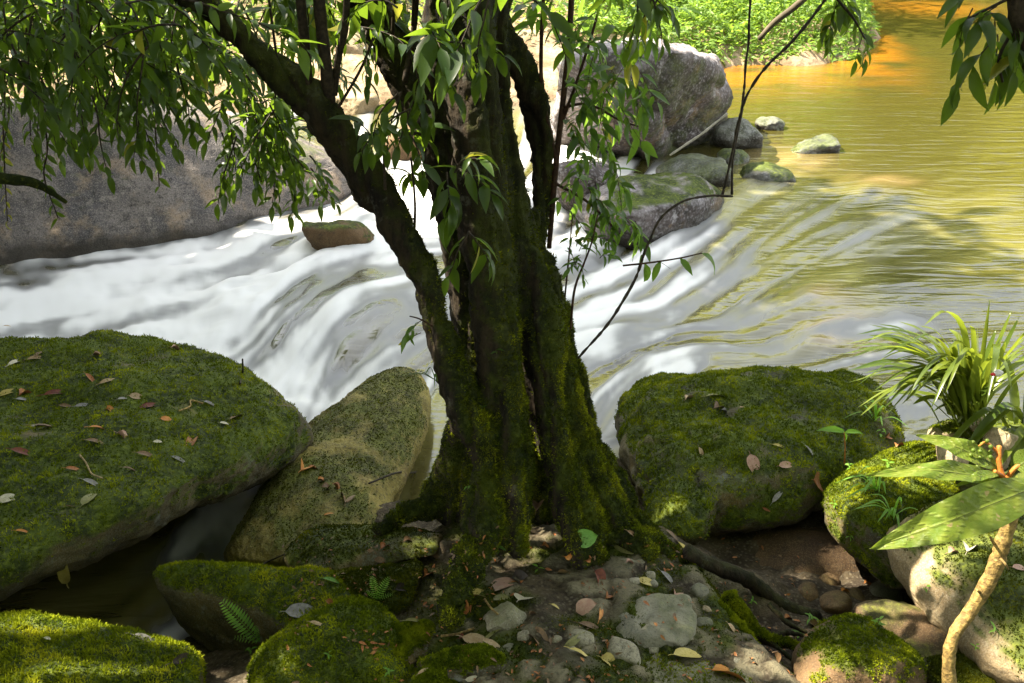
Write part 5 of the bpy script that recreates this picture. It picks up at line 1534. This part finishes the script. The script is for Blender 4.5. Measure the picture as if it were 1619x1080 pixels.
LRB = 'on the huge flat mossy boulder'
FL = [
    (282, 553, 18, 30, 'pinkish', 'curl', 'curled pinkish leaf near the back edge ' + LRB), (60, 566, 31, 12, 'tan', 'lance', 'buff pointed leaf lying level near the back left ' + LRB), (30, 570, 26, 55, 'pale', 'long', 'pale narrow leaf standing steeply near the back left ' + LRB),
    (12, 518, 10, 20, 'tan', 'oval', 'tiny buff leaf at the back left rim ' + LRB), (216, 628, 19, 5, 'tan', 'oval', 'small buff oval leaf in the middle ' + LRB), (145, 600, 24, -35, 'rust', 'lance', 'rusty leaf below the brown pile ' + LRB), (160, 562, 22, 15, 'brown', 'curl', 'brown curled pile leaf near the back ' + LRB),
    (172, 602, 27, 22, 'tan', 'lance', 'tan pointed leaf right of the rusty leaf ' + LRB), (98, 619, 46, 20, 'dark red', 'long', 'long dark red leaf with a tan tip ' + LRB), (15, 620, 36, 32, 'yellow', 'lance', 'yellowish leaf at the left border ' + LRB), (45, 620, 18, 60, 'rust', 'curl', 'small curled rust leaf beside the yellowish leaf ' + LRB),
    (37, 633, 19, 15, 'grey', 'lance', 'small grey leaf below the curled rust leaf ' + LRB), (107, 643, 24, -10, 'brown', 'lance', 'short brown leaf under the long dark red leaf ' + LRB), (137, 641, 28, 25, 'grey', 'long', 'dull grey leaf right of the short brown leaf ' + LRB),
    (177, 649, 17, -15, 'orange', 'curl', 'small orange-tan curled leaf in the middle ' + LRB), (240, 641, 34, 25, 'dark red', 'lance', 'red-brown leaf with a grey underside ' + LRB), (334, 640, 22, 10, 'grey', 'lance', 'grey leaf at the end of the yellow straw ' + LRB), (263, 664, 15, 15, 'orange', 'oval', 'tiny orange leaf right of the middle ' + LRB),
    (64, 672, 34, 40, 'pale', 'long', 'whitish strip-like leaf ' + LRB), (80, 676, 42, 36, 'brown', 'lance', 'long brown leaf beside the whitish strip ' + LRB), (162, 677, 32, 20, 'orange', 'long', 'thin orange-brown leaf in the middle ' + LRB), (153, 698, 32, -8, 'brown', 'lance', 'red-brown leaf turned grey ' + LRB),
    (198, 693, 28, -5, 'pinkish', 'curl', 'ragged pinkish-tan leaf front of the middle ' + LRB), (305, 693, 32, 92, 'rust', 'lance', 'upright half rust half tan leaf ' + LRB), (355, 671, 13, 10, 'pale', 'oval', 'small whitish leaf near the right brow ' + LRB), (40, 716, 36, 3, 'dark red', 'lance', 'broad dark red leaf left of the front ' + LRB),
    (118, 743, 28, -8, 'rust', 'lance', 'reddish tan leaf near the front left ' + LRB), (211, 744, 28, 15, 'brown', 'long', 'arched brown leaf near the front ' + LRB), (234, 720, 32, 0, 'brown', 'lance', 'dark brown level leaf near the front ' + LRB), (285, 729, 28, -10, 'grey', 'lance', 'bluish grey leaf near the front edge ' + LRB),
    (148, 766, 34, -14, 'grey', 'lance', 'long grey leaf beside a bent straw ' + LRB), (142, 789, 20, 80, 'olive', 'oval', 'dull olive upright leaf near the front ' + LRB), (112, 803, 15, 25, 'pinkish', 'oval', 'small pinkish leaf near the front edge ' + LRB), (14, 790, 24, 35, 'pale', 'round', 'pale crumpled leaf at the left border ' + LRB),
    (40, 842, 26, 8, 'orange', 'long', 'orange sliver of a leaf at the lower left ' + LRB), (97, 900, 52, -55, 'yellow', 'long', 'long tan leaf on the front face of the huge flat boulder'), (63, 560, 12, 80, 'brown', 'oval', 'brown fleck of leaf beside the buff pointed leaf ' + LRB),
    (195, 632, 12, 40, 'grey', 'oval', 'tiny grey leaf left of the buff oval leaf ' + LRB), (250, 700, 12, 10, 'pale', 'oval', 'tiny pale leaf left of the upright leaf ' + LRB), (375, 660, 14, 80, 'brown', 'oval', 'brown crumb of leaf at the right brow ' + LRB),
    (240, 1015, 56, -8, 'grey', 'long', 'curled grey-brown leaf on the bright mossy boulder in the bottom corner'), (290, 1042, 28, 35, 'blackish', 'lance', 'blackish leaf on the bright mossy boulder in the bottom corner'), (75, 1012, 10, 10, 'pale', 'oval', 'pale crumb on the bright mossy boulder in the bottom corner'),
    (505, 988, 26, -18, 'tan', 'long', 'small tan leaf where the humped rock meets the wedge'), (478, 968, 46, 4, 'grey', 'oval', 'bare grey flake on the bright wedge-shaped rock'), (524, 956, 16, -25, 'rust', 'curl', 'rust leaf crumb on the wedge-shaped rock'),
    (527, 920, 30, 14, 'green', 'lance', 'fresh light green leaf behind the wedge-shaped rock'), (500, 740, 20, 30, 'rust', 'curl', 'rust leaf in the gap above the pebbly slab'), (486, 735, 24, 60, 'orange', 'curl', 'orange leaf caught in the gap beside the left boulder'), (520, 772, 20, 10, 'brown', 'curl', 'brown leaf on the pebbly slab'),
    (535, 774, 22, -20, 'rust', 'curl', 'reddish leaf on the pebbly slab'), (548, 782, 24, 80, 'brown', 'curl', 'upright brown leaf on the pebbly slab'), (512, 758, 16, 10, 'orange', 'curl', 'small orange leaf on the pebbly slab'), (520, 814, 18, 0, 'orange', 'lance', 'lone orange-tan leaf low on the pebbly slab'),
    (612, 862, 18, 55, 'rust', 'curl', 'rust leaf on the dark ledge behind the front root'), (602, 886, 16, -10, 'brown', 'oval', 'brown leaf under the dark ledge'), (640, 930, 26, 15, 'blackish', 'curl', 'blackish curled leaf behind the front root'),
    # ground before the tree
    (757, 941, 52, 4, 'yellow', 'heart', 'large pale yellow leaf with a long stalk right of the front root'), (796, 926, 40, 12, 'pinkish', 'round', 'pinkish tan round leaf behind the large yellow leaf'), (828, 946, 28, 70, 'pale', 'oval', 'pale olive oval leaf near the large yellow leaf'), (793, 948, 24, -20, 'olive', 'oval', 'green-grey leaf tucked between the yellow and the oval leaf'),
    (829, 919, 34, -40, 'blackish', 'curl', 'black crumpled leaf behind the oval leaf'), (927, 851, 30, 5, 'green', 'round', 'bright green leaf on the moss below the right buttress'), (866, 865, 16, 15, 'orange', 'curl', 'orange leaf between the middle flute and the green leaf'), (903, 876, 18, 40, 'orange', 'curl', 'small orange leaf left of the green leaf'),
    (932, 881, 15, 10, 'rust', 'curl', 'rust crumb below the green leaf'), (986, 868, 32, -8, 'olive', 'lance', 'olive leaf right of the green leaf under the buttress'), (951, 918, 26, -60, 'dark red', 'curl', 'maroon curled leaf left of the crusted stone'), (1023, 922, 28, -5, 'yellow', 'oval', 'ochre leaf behind the flagstone'),
    (1058, 918, 34, -35, 'grey', 'lance', 'grey-green leaf right behind the flagstone'), (1071, 935, 22, 60, 'pinkish', 'curl', 'pinkish red leaf at the back corner of the flagstone'), (964, 940, 18, 50, 'rust', 'curl', 'red-brown leaf at the left of the flagstone'), (928, 961, 32, 20, 'pinkish', 'round', 'pinkish tan round leaf left of the flagstone'),
    (878, 961, 18, 0, 'yellow', 'lance', 'tiny bright yellow leaf on the dark moss'), (950, 966, 26, 65, 'orange', 'long', 'orange-red curled leaf beside the flagstone'), (938, 993, 42, -14, 'brown', 'lance', 'brown leaf at the left corner of the flagstone'), (908, 1011, 42, 40, 'olive', 'lance', 'olive-brown leaf above the oval cobble'),
    (858, 1015, 38, -50, 'brown', 'curl', 'large curled brown leaf among the pebbles'), (757, 1018, 48, -28, 'tan', 'oval', 'tan and green leaf under the crossed pair at the bottom'), (783, 1024, 44, -38, 'tan', 'lance', 'tan leaf crossing the tan and green one'), (779, 1005, 34, 25, 'olive', 'lance', 'olive leaf behind the crossed tan pair'),
    (925, 1038, 46, -18, 'yellow', 'long', 'yellow curled leaf at the rim of the grey bottom stone'), (968, 1050, 34, -25, 'yellow', 'curl', 'broken yellow leaf at the bottom between two stones'), (1088, 1036, 44, 20, 'yellow', 'oval', 'buff broad leaf on the olive bottom stone'), (1158, 1068, 58, 2, 'orange', 'heart', 'large orange-red leaf at the bottom edge'),
    (1157, 998, 24, -25, 'tan', 'oval', 'tan leaf on the mossy root'), (1075, 862, 16, 80, 'yellow', 'oval', 'round yellow leaf at the tip of the right buttress'), (1064, 850, 26, -60, 'brown', 'lance', 'brown leaf behind the round yellow leaf'), (850, 790, 30, 80, 'brown', 'curl', 'dead brown leaf in the dark cleft of the trunk'), (866, 830, 30, 50, 'brown', 'curl', 'brown leaf lower in the cleft of the trunk'),
    (737, 955, 26, 70, 'rust', 'curl', 'rust leaf against the side of the front root'), (660, 985, 34, 45, 'olive', 'lance', 'olive leaf left of the front root tip'), (673, 1062, 22, 8, 'tan', 'lance', 'tan leaf at the bottom left of the mossy knob'), (745, 1070, 18, 0, 'pale', 'oval', 'pale leaf on the mossy knob at the bottom'),
    (735, 1010, 18, 20, 'dark red', 'curl', 'dark red scrap by the straw'), (1000, 845, 26, -15, 'brown', 'long', 'brown twig-like leaf under the right buttress'), (846, 970, 14, 30, 'brown', 'curl', 'brown crumb right of the pale stone'), (890, 905, 14, 10, 'brown', 'oval', 'brown crumb in the middle of the mossy ground'),
    (1000, 890, 16, 15, 'pinkish', 'curl', 'pink scrap on the crusted stone'), (650, 855, 20, 20, 'brown', 'curl', 'brown scrap on the ledge by the back root'), (690, 880, 24, -30, 'brown', 'lance', 'brown leaf between the back root and the front root'), (680, 905, 18, 60, 'rust', 'curl', 'rust scrap behind the front root'),
    # domed boulder
    (1093, 628, 18, 40, 'tan', 'curl', 'curled tan leaf with a stalk on top of the domed boulder'), (1138, 626, 42, 18, 'olive', 'lance', 'long grey-olive leaf on top of the domed boulder'), (1140, 642, 24, 30, 'brown', 'curl', 'brown crumpled leaf under the grey-olive leaf'), (1148, 652, 14, -10, 'grey', 'curl', 'grey scrap below the crumpled brown leaf'),
    (1107, 719, 20, -55, 'tan', 'oval', 'buff oval leaf on the left face of the domed boulder'), (1192, 735, 24, -80, 'pinkish', 'oval', 'mauve-brown leaf in the middle of the domed boulder'), (1234, 707, 22, -15, 'yellow', 'lance', 'bright yellow leaf on the domed boulder'), (1243, 736, 22, 10, 'pinkish', 'oval', 'pinkish oval leaf on the domed boulder'),
    (1282, 717, 26, -55, 'grey', 'lance', 'grey-pink slanting leaf at the right of the domed boulder'), (1294, 762, 28, -8, 'rust', 'round', 'reddish brown broad leaf by the grass boulder'), (1231, 783, 28, 45, 'grey', 'lance', 'pale grey leaf low on the domed boulder'), (1174, 646, 8, 20, 'pinkish', 'oval', 'tiny pinkish leaf right of the grey scrap'), (1213, 806, 12, -30, 'rust', 'lance', 'tiny red-brown leaf low on the domed boulder'),
    # right boulder
    (1490, 827, 32, 25, 'pale', 'oval', 'pale rounded leaf near the ridge of the right boulder'), (1554, 828, 28, 5, 'tan', 'oval', 'tan oval leaf in the middle of the right boulder'), (1535, 862, 30, 55, 'pale', 'curl', 'folded whitish leaf on the right boulder'), (1512, 872, 24, 15, 'pinkish', 'curl', 'crumpled pinkish leaf beside the folded whitish leaf'), (1585, 797, 30, 10, 'tan', 'oval', 'tan leaf under the stalk of the broad-leaved shrub'), (1612, 900, 22, 0, 'pinkish', 'oval', 'pinkish leaf at the right border'),
    (1408, 690, 18, 20, 'rust', 'curl', 'rust leaf in the litter behind the grass boulder'), (1440, 692, 22, -15, 'orange', 'curl', 'orange leaf in the litter below the strappy clump'), (1425, 705, 18, 50, 'rust', 'curl', 'second rust leaf in the litter below the strappy clump'), (1455, 678, 20, 10, 'brown', 'curl', 'brown leaf at the foot of the strappy clump'),
    (1250, 978, 18, 15, 'rust', 'curl', 'rust leaf among the thin roots'), (1290, 990, 20, -30, 'brown', 'curl', 'brown leaf at the end of the thick root'), (1230, 1045, 26, -30, 'brown', 'curl', 'brown curled leaf beside the striped rock'), (1340, 935, 18, 20, 'orange', 'curl', 'orange leaf in the hollow'), (1375, 925, 18, 10, 'rust', 'curl', 'rust leaf at the back of the hollow')]
GR = {'boulder': 'fallen leaves'}
for f in FL: assert len(f[6].split()) <= 16, f[6]
for f in FL: fallen(*f, group='fallen leaves')
# crumbs of litter too small to count
n = 2600
PP = []
r2 = np.random.default_rng(55)
while len(PP) < n:
    px, py = r2.uniform(440, 1300), r2.uniform(835, 1078)
    h, n_ = surface(px, py)
    if h is None or n_[2] < .3 or r2.random() > sstep(-.1, .5, float(fbm(np.array([list(h)]) * 5.5, 2)[0])) + .06: PP.append(None); continue
    PP.append((np.array(h), np.array(n_)))
PP = [q for q in PP if q is not None]
items = []
for p, n_ in PP:
    a = r2.uniform(0, 6.28)
    items.append((p + n_ * .004, np.array([math.cos(a), math.sin(a), 0]), n_ + r2.normal(0, .35, 3), r2.uniform(.010, .036), int(r2.integers(0, 4))))
h_ = len(items) // 2
tag(leaves_merged('leaf_litter', items[:h_], DM['brown'], None), kind='stuff')
tag(leaves_merged('leaf_litter', items[h_:], DM['rust'], None), kind='stuff')


# sticks and straws
def stick(lab, pts, mat, name='stick', lift=.01):
    P_ = []
    Rr = []
    for px, py, r in pts:
        h, n_ = surface(px, py)
        p = np.array(h) + np.array(n_) * (lift + r * .002)
        P_.append(p); Rr.append(r * depth(p) / F)
    v, t = tube(np.array(P_), Rr, len(P_) * 6, 6, .05)
    tag(mk(name, v, t, M[mat], origin=P_[0]), lab, 'stick')


stick('dark broken branch jutting from under the left boulder in the bottom corner', [(-20, 962, 7), (20, 945, 7), (60, 924, 5)], 'twig', lift=.02)
stick('yellow straw beside the tip of the front root', [(700, 1010, 2.2), (725, 1008, 2.0), (752, 996, 2.0)], 'stalk', 'straw')
stick('bent pale straw on the huge flat boulder', [(128, 722, 1.4), (138, 735, 1.4), (146, 752, 1.4), (162, 760, 1.2)], 'drystick', 'straw')
stick('yellow looped straw on the huge flat boulder', [(282, 652, 1.4), (298, 645, 1.4), (302, 636, 1.4), (320, 640, 1.4)], 'stalk', 'straw')
stick('short dark twig standing at the right brow of the huge flat boulder', [(378, 610, 1.6), (381, 590, 1.6), (384, 572, 1.4)], 'twig')
stick('thin black twig across the pebbly slab and the pale water', [(582, 770, 1.6), (620, 752, 1.6), (650, 745, 1.5), (682, 738, 1.3)], 'twig', lift=.03)
stick('thin dark twig at the foot of the pebbly slab', [(395, 905, 1.4), (425, 888, 1.4), (452, 878, 1.2)], 'twig')
stick('thin stalk of the large yellow leaf', [(768, 952, 1.8), (778, 965, 1.8), (788, 976, 1.8)], 'stalk', 'leaf_stalk')

# ================================================================== FERNS, GRASS AND SEEDLINGS
def fern(lab, px, py, fronds):
    p, n_ = surface(px, py)
    p = np.array(p)
    o = thing('fern', lab, 'fern', tuple(p))
    for (tx, ty, dy, npin) in fronds:
        tip = atY(tx, ty, p[1] + dy)
        mid = (p + tip) / 2 + np.array([0, -.01, .012])
        C = catmull(np.array([p, mid, tip]), npin + 2)
        T_ = np.gradient(C, axis=0)
        parts = [tube(C, np.linspace(.0016, .0006, len(C)), len(C), 4)]
        W_ = np.linalg.norm(tip - p)
        V0, T0 = leaf_grid(.36, 4, .1, .2)
        for k in range(1, npin + 2):
            t = T_[k] / np.linalg.norm(T_[k])
            s_ = np.cross(t, CAM - C[k]); s_ /= np.linalg.norm(s_)
            ln = W_ * .17 * math.sin(math.pi * (0.12 + .84 * k / (npin + 2))) ** .7
            for sg in (1, -1):
                parts.append((V0 @ (frame(s_ * sg + t * .35, (CAM - C[k])) * ln).T + C[k], T0))
        v, t = join(parts)
        mk('frond', v, t, M['fern'], o)
    return o


fern('small bright fern with one long frond beside the humped rock', 412, 1015, [(352, 952, -.02, 16), (404, 990, .0, 9), (372, 1008, -.03, 7)])
fern('tiny fern with upright fronds on top of the humped rock', 597, 948, [(588, 912, .0, 11), (614, 914, .0, 10), (580, 935, -.02, 6), (620, 940, .0, 6)])
fern('small dark fern hanging by the water under the strappy clump', 1452, 655, [(1440, 620, .05, 10), (1448, 608, .05, 10), (1432, 640, .05, 7)])


def blade_mesh(P_, w_, fold=.25):
    """arching strap leaf: 3 verts per ring"""
    n = len(P_)
    T_ = np.gradient(P_, axis=0); T_ /= np.linalg.norm(T_, axis=1)[:, None]
    S_ = np.cross(T_, np.array([0, 0, 1.0]))
    nrm = np.linalg.norm(S_, axis=1)
    S_[nrm < .15] = np.array([1, 0, 0]); S_ /= np.linalg.norm(S_, axis=1)[:, None]
    tw = np.cumsum(rng.normal(0, .06, n))
    B_ = np.cross(S_, T_)
    S2 = S_ * np.cos(tw)[:, None] + B_ * np.sin(tw)[:, None]
    B2 = np.cross(S2, T_)
    t = np.linspace(0, 1, n)
    ww = (w_ * np.minimum(1, .45 + 2.5 * t) * (1 - t ** 3.0) ** .8)[:, None]
    V_ = np.stack([P_ - S2 * ww + B2 * ww * fold, P_, P_ + S2 * ww + B2 * ww * fold], 1).reshape(-1, 3)
    Q = []
    for i in range(n - 1):
        a = 3 * i
        for s in (0, 1): Q += [(a + s, a + s + 1, a + s + 4), (a + s, a + s + 4, a + s + 3)]
    return V_, np.array(Q)


def blade_clump(name, lab, base, tips, wpx, mat='strap', cat='plant', arch=.55, dY=0.0):
    o = thing(name, lab, cat, tuple(base))
    for (tx, ty, Yt, *rest) in tips:
        tip = atY(tx, ty, Yt + dY)
        rise = rest[0] if rest else arch
        b = base + rng.normal(0, .045, 3) * np.array([1, 1, .3])
        L = np.linalg.norm(tip - b)
        m1 = b + (tip - b) * .35 + np.array([0, 0, rise * L * .8])
        m2 = b + (tip - b) * .72 + np.array([0, 0, rise * L * .62])
        C = catmull(np.array([b, m1, m2, tip]), 14)
        w_ = wpx * depth(tip) / F * rng.uniform(.75, 1.2)
        mk('blade', *blade_mesh(C, w_), M[mat], o)
    return o


r2 = np.random.default_rng(8)
BC = atZ(1530, 662, .72)
tips = [(1330, 560, 3.3, .25), (1388, 512, 3.4, .22), (1420, 508, 3.5, .22), (1385, 555, 3.5, .3), (1352, 612, 3.15, .35), (1392, 640, 3.1, .4), (1402, 655, 3.1, .45), (1425, 640, 3.2, .4), (1432, 632, 3.0, .45), (1350, 585, 3.4, .25),
        (1445, 560, 3.6, .25), (1470, 540, 3.6, .3), (1500, 520, 3.7, .3), (1525, 515, 3.7, .12), (1545, 512, 3.6, .05), (1500, 545, 3.3, .25), (1575, 520, 3.6, .1), (1600, 490, 3.5, .05), (1612, 500, 3.4, .05), (1640, 520, 3.4, .1),
        (1565, 472, 3.45, -.02), (1590, 540, 3.2, .1), (1640, 580, 3.2, .2), (1650, 545, 3.6, .15), (1420, 590, 3.5, .3), (1440, 600, 3.2, .35), (1455, 612, 3.1, .4), (1480, 585, 3.2, .3), (1495, 622, 2.95, .5), (1470, 650, 2.95, .5),
        (1405, 600, 3.6, .25), (1375, 530, 3.6, .22), (1460, 525, 3.8, .25), (1505, 535, 3.8, .2), (1620, 555, 3.7, .15), (1550, 560, 3.0, .2), (1410, 575, 3.2, .3), (1520, 560, 3.1, .25), (1600, 620, 2.9, .4), (1560, 640, 2.9, .55)]
tips += [(r2.uniform(1330, 1420), r2.uniform(520, 660), r2.uniform(2.95, 3.45), r2.uniform(.15, .34)) for _ in range(22)] + [(r2.uniform(1370, 1500), r2.uniform(500, 660), r2.uniform(3.0, 3.7), r2.uniform(.15, .45)) for _ in range(26)] + [(r2.uniform(1500, 1660), r2.uniform(490, 600), r2.uniform(3.2, 3.7), r2.uniform(.03, .25)) for _ in range(14)]
blade_clump('strappy_plant', 'big clump of glossy arching strap leaves on the sunlit stones at the right', BC, tips, 5.6, dY=float(BC[1]) - 3.45)
BC2 = atZ(1606, 670, .72)
blade_clump('strappy_plant', 'second sunlit strap-leaf clump with broad pale blades cut off by the right border', BC2, [(1545, 690, 2.8, .35), (1520, 720, 2.75, .4), (1505, 755, 2.7, .4), (1580, 740, 2.7, .35), (1600, 752, 2.7, .35), (1480, 735, 2.75, .45), (1640, 700, 2.7, .3), (1625, 560, 3.1, .1), (1590, 560, 3.2, .1), (1615, 740, 2.75, .3), (1650, 640, 2.9, .3)], 8.5, dY=float(BC2[1]) - 3.0)


def tuft_at(lab, px, py, n, lpx, wpx, seed, mat='fern', aim=(-.3, -.2)):
    p, n_ = surface(px, py)
    p = np.array(p); r3 = np.random.default_rng(seed)
    o = thing('grass_tuft', lab, 'grass', tuple(p))
    L = lpx * depth(p) / F
    for k in range(n):
        d = np.array([aim[0] + r3.normal(0, .55), aim[1] + r3.normal(0, .35), .75 + r3.normal(0, .2)])
        d /= np.linalg.norm(d); l_ = L * r3.uniform(.6, 1.1)
        tip = p + d * l_ * np.array([1.2, 1.2, .45]) - np.array([0, 0, .1 * l_])
        C = catmull(np.array([p + r3.normal(0, .006, 3), p + d * l_ * .55, tip]), 9)
        mk('blade', *blade_mesh(C, wpx * depth(p) / F * r3.uniform(.7, 1.1), .15), M[mat], o)


tuft_at('fresh grass tuft on the upper brow of the grass boulder', 1385, 775, 11, 80, 2.4, 1, aim=(-.5, -.3))
tuft_at('second grass tuft lower on the side of the grass boulder', 1412, 815, 13, 75, 2.2, 2, aim=(-.5, -.3))
tuft_at('wispy grass on the right flank of the domed boulder', 1385, 665, 9, 60, 1.6, 3, 'fern', aim=(-.2, 0))
tuft_at('wiry dark grass hanging on the left edge of the trunk', 690, 600, 7, 60, 1.4, 4, 'leafb', aim=(-.8, -.2))
# the two-leaved seedling on an orange stalk
p0 = np.array(surface(1335, 735)[0]); p0 += np.array([0, 0, -.005])
o = thing('seedling', 'two-leaved seedling on an orange stalk in front of the domed boulder', 'seedling', tuple(p0))
top = atY(1335, 684, p0[1]); mk('stem', *tube(np.array([p0, (p0 + top) / 2 + [.004, 0, 0], top]), [.0034, .003, .0026], 10, 6), M['orangestem'], o)
for tx, ty in ((1298, 672), (1368, 680), (1342, 700), (1328, 676)):
    tip = atY(tx, ty, p0[1] - .01); d = tip - top
    put('leaf', LME('fern')[1], leaf_matrix(top, d + np.array([0, 0, .01]), np.array([0, -.5, 1.0]), np.linalg.norm(d) * 1.05), o)
for lab, px, py, nn_, L_ in [('small green sprout at the top of the grass boulder', 1402, 740, 5, .035), ('clover-like sprout on the grass boulder above the tufts', 1345, 742, 6, .03), ('sprouts on the dark side of the grass boulder', 1320, 800, 5, .028), ('tiny sprout on the side of the grass boulder near the hollow', 1345, 850, 4, .024),
                             ('sprout between the striped rock and the roots', 1280, 985, 5, .04), ('second sprout at the left foot of the striped rock', 1262, 1010, 5, .034), ('sprout on top of the striped rock', 1385, 990, 5, .036), ('small sprout on the mossy root', 1190, 955, 4, .03),
                             ('tiny sprout on the sunlit tan ridge', 1465, 935, 3, .03), ('tiny sprout low on the right boulder', 1575, 1000, 4, .03), ('pair of sprouts near the bottom of the right boulder', 1545, 1025, 4, .026), ('sprout on the right boulder under the big leaf', 1483, 850, 4, .03),
                             ('tiny sprout on the front of the humped rock', 520, 1040, 4, .022), ('small sprout at the bottom of the humped rock', 615, 1065, 4, .03), ('lower sprout by the small bright fern', 398, 1035, 4, .03), ('sprout in the moss left of the flagstone', 850, 905, 3, .026), ('seedling with pale leaves below the strappy clump', 1390, 690, 4, .05)]:
    plantlet('sprout', lab, px, py, nn_, L_, 'fern', 'sprout')

# ================================================================== BROAD-LEAVED SHRUB (close to the viewer)
def big_leaf(parent, base, tip, wpx, bend=.12, up=(0, -.55, 1.0), mat='broad', roll=0.0, n=16):
    """broad blade with raised midrib and side veins; base/tip in 3-D"""
    base = np.asarray(base); tip = np.asarray(tip)
    d = tip - base; L = np.linalg.norm(d)
    fr = frame(d, np.asarray(up, float))
    X_, D_, Z_ = fr.T
    W_ = wpx * depth((base + tip) / 2) / F
    V_ = []; cols = 17; n = 44
    vein = []
    for i in range(n):
        t = i / (n - 1)
        ww = W_ * max(0.0, math.sin(math.pi * t ** .8)) ** .75 * (1.1 - .25 * t)
        for j in range(cols):
            s_ = (j / (cols - 1)) * 2 - 1
            ph = (t * 11 - abs(s_) * 1.1) % 1.0
            vv = max(0, 1 - abs(ph - .5) / .16) * (abs(s_) < .93)
            vein.append(max(vv, 1.0 if abs(s_) < .06 else 0))
            z = bend * L * math.sin(math.pi * t) + .22 * abs(s_) * ww + .010 * L * math.sin(t * 24 + s_ * 2.5) * abs(s_) + roll * s_ * ww + .010 * L * math.sin(t * 13 + 2 * s_)
            V_.append(base + D_ * (L * t) + X_ * (s_ * ww) + Z_ * z)
    Q = [(i * cols + j, i * cols + j + 1, (i + 1) * cols + j + 1, (i + 1) * cols + j) for i in range(n - 1) for j in range(cols - 1)]
    o = mk('leaf', np.array(V_), np.array(Q), M[mat], parent, attrs={'vein': vein})
    mid = np.array(V_).reshape(n, cols, 3)[:, cols // 2] - Z_ * .001
    mk('midrib', *tube(mid, np.linspace(.0022, .0006, n), n * 2, 5), M['greenstem'], o)
    return o


SB = atY(1600, 800, 2.05)
shrub = thing('shrub', 'broad-leaved shrub with a bent yellow stalk at the right border', 'shrub', tuple(atY(1500, 1100, 1.95)))
v, t = tube(*pxpath([(1612, 770, 2.05, 10), (1604, 800, 2.05, 11), (1588, 850, 2.04, 12), (1570, 905, 2.03, 12), (1535, 965, 2.02, 11), (1508, 1005, 2.0, 10), (1500, 1050, 1.98, 10), (1505, 1130, 1.95, 11)]), n=60, sides=10, jitter=.05)
mk('stalk', v, t, M['stalk'], shrub)
for s in ([(1578, 880, 2.03, 3), (1590, 892, 2.0, 2), (1594, 900, 2.0, 1.6)], [(1553, 940, 2.03, 3), (1545, 933, 2.0, 2)], [(1572, 860, 2.04, 3), (1566, 850, 2.0, 2)]):
    mk('stub', *tube(*pxpath(s), n=8, sides=6), M['stalk'], shrub)
for s in ([(1606, 790, 2.05, 6), (1590, 765, 2.06, 5), (1580, 735, 2.08, 4.5), (1580, 705, 2.1, 4)], [(1586, 755, 2.06, 4), (1572, 745, 2.06, 3.5)], [(1590, 760, 2.06, 4), (1605, 740, 2.06, 4), (1625, 730, 2.06, 4)], [(1582, 720, 2.09, 2.6), (1560, 700, 2.1, 2), (1548, 705, 2.08, 1.4)]):
    mk('stem', *tube(*pxpath(s), n=16, sides=7), M['orangestem'], shrub)
big_leaf(shrub, atY(1640, 768, 2.04), atY(1374, 868, 1.92), 36, .10, up=(-.12, -1.0, .75))
big_leaf(shrub, atY(1588, 764, 2.06), atY(1368, 752, 2.02), 17, .12, up=(0, -.6, 1.0))
big_leaf(shrub, atY(1582, 742, 2.08), atY(1448, 688, 2.12), 17, .10, up=(.3, -.8, .8))
big_leaf(shrub, atY(1606, 740, 2.06), atY(1650, 715, 2.05), 20, .1, up=(0, -.6, 1))
big_leaf(shrub, atY(1580, 750, 2.06), atY(1510, 770, 2.0), 9, .1, up=(0, -.3, 1))
r2 = np.random.default_rng(4)
for k in range(16):
    p = atY(r2.uniform(1532, 1568), r2.uniform(688, 740), 2.08 + r2.uniform(-.02, .02))
    V0, T0 = ico(2)
    mk('berry', V0 * .0055 + p, T0, M['broad'], shrub)
# scrap of red and white in the clump
p = atY(1578, 590, 3.85)
V0, T0 = ico(3)
v = V0 * np.array([.022, .012, .016]) + p; v += vnormals(v, T0) * (.004 * fbm(v * 90, 2))[:, None]
o = mk('flower', v, T0, mat_plain('white_petal', (.6, .58, .55), (.75, .7, .68), 60, .5), origin=p)
tag(o, 'small white and red blossom scrap caught in the strappy clump', 'flower')
mk('petal', V0 * np.array([.012, .008, .008]) + p + np.array([-.022, -.004, -.004]), T0, mat_plain('red_petal', (.55, .02, .02), (.65, .06, .04), 60, .4), o)
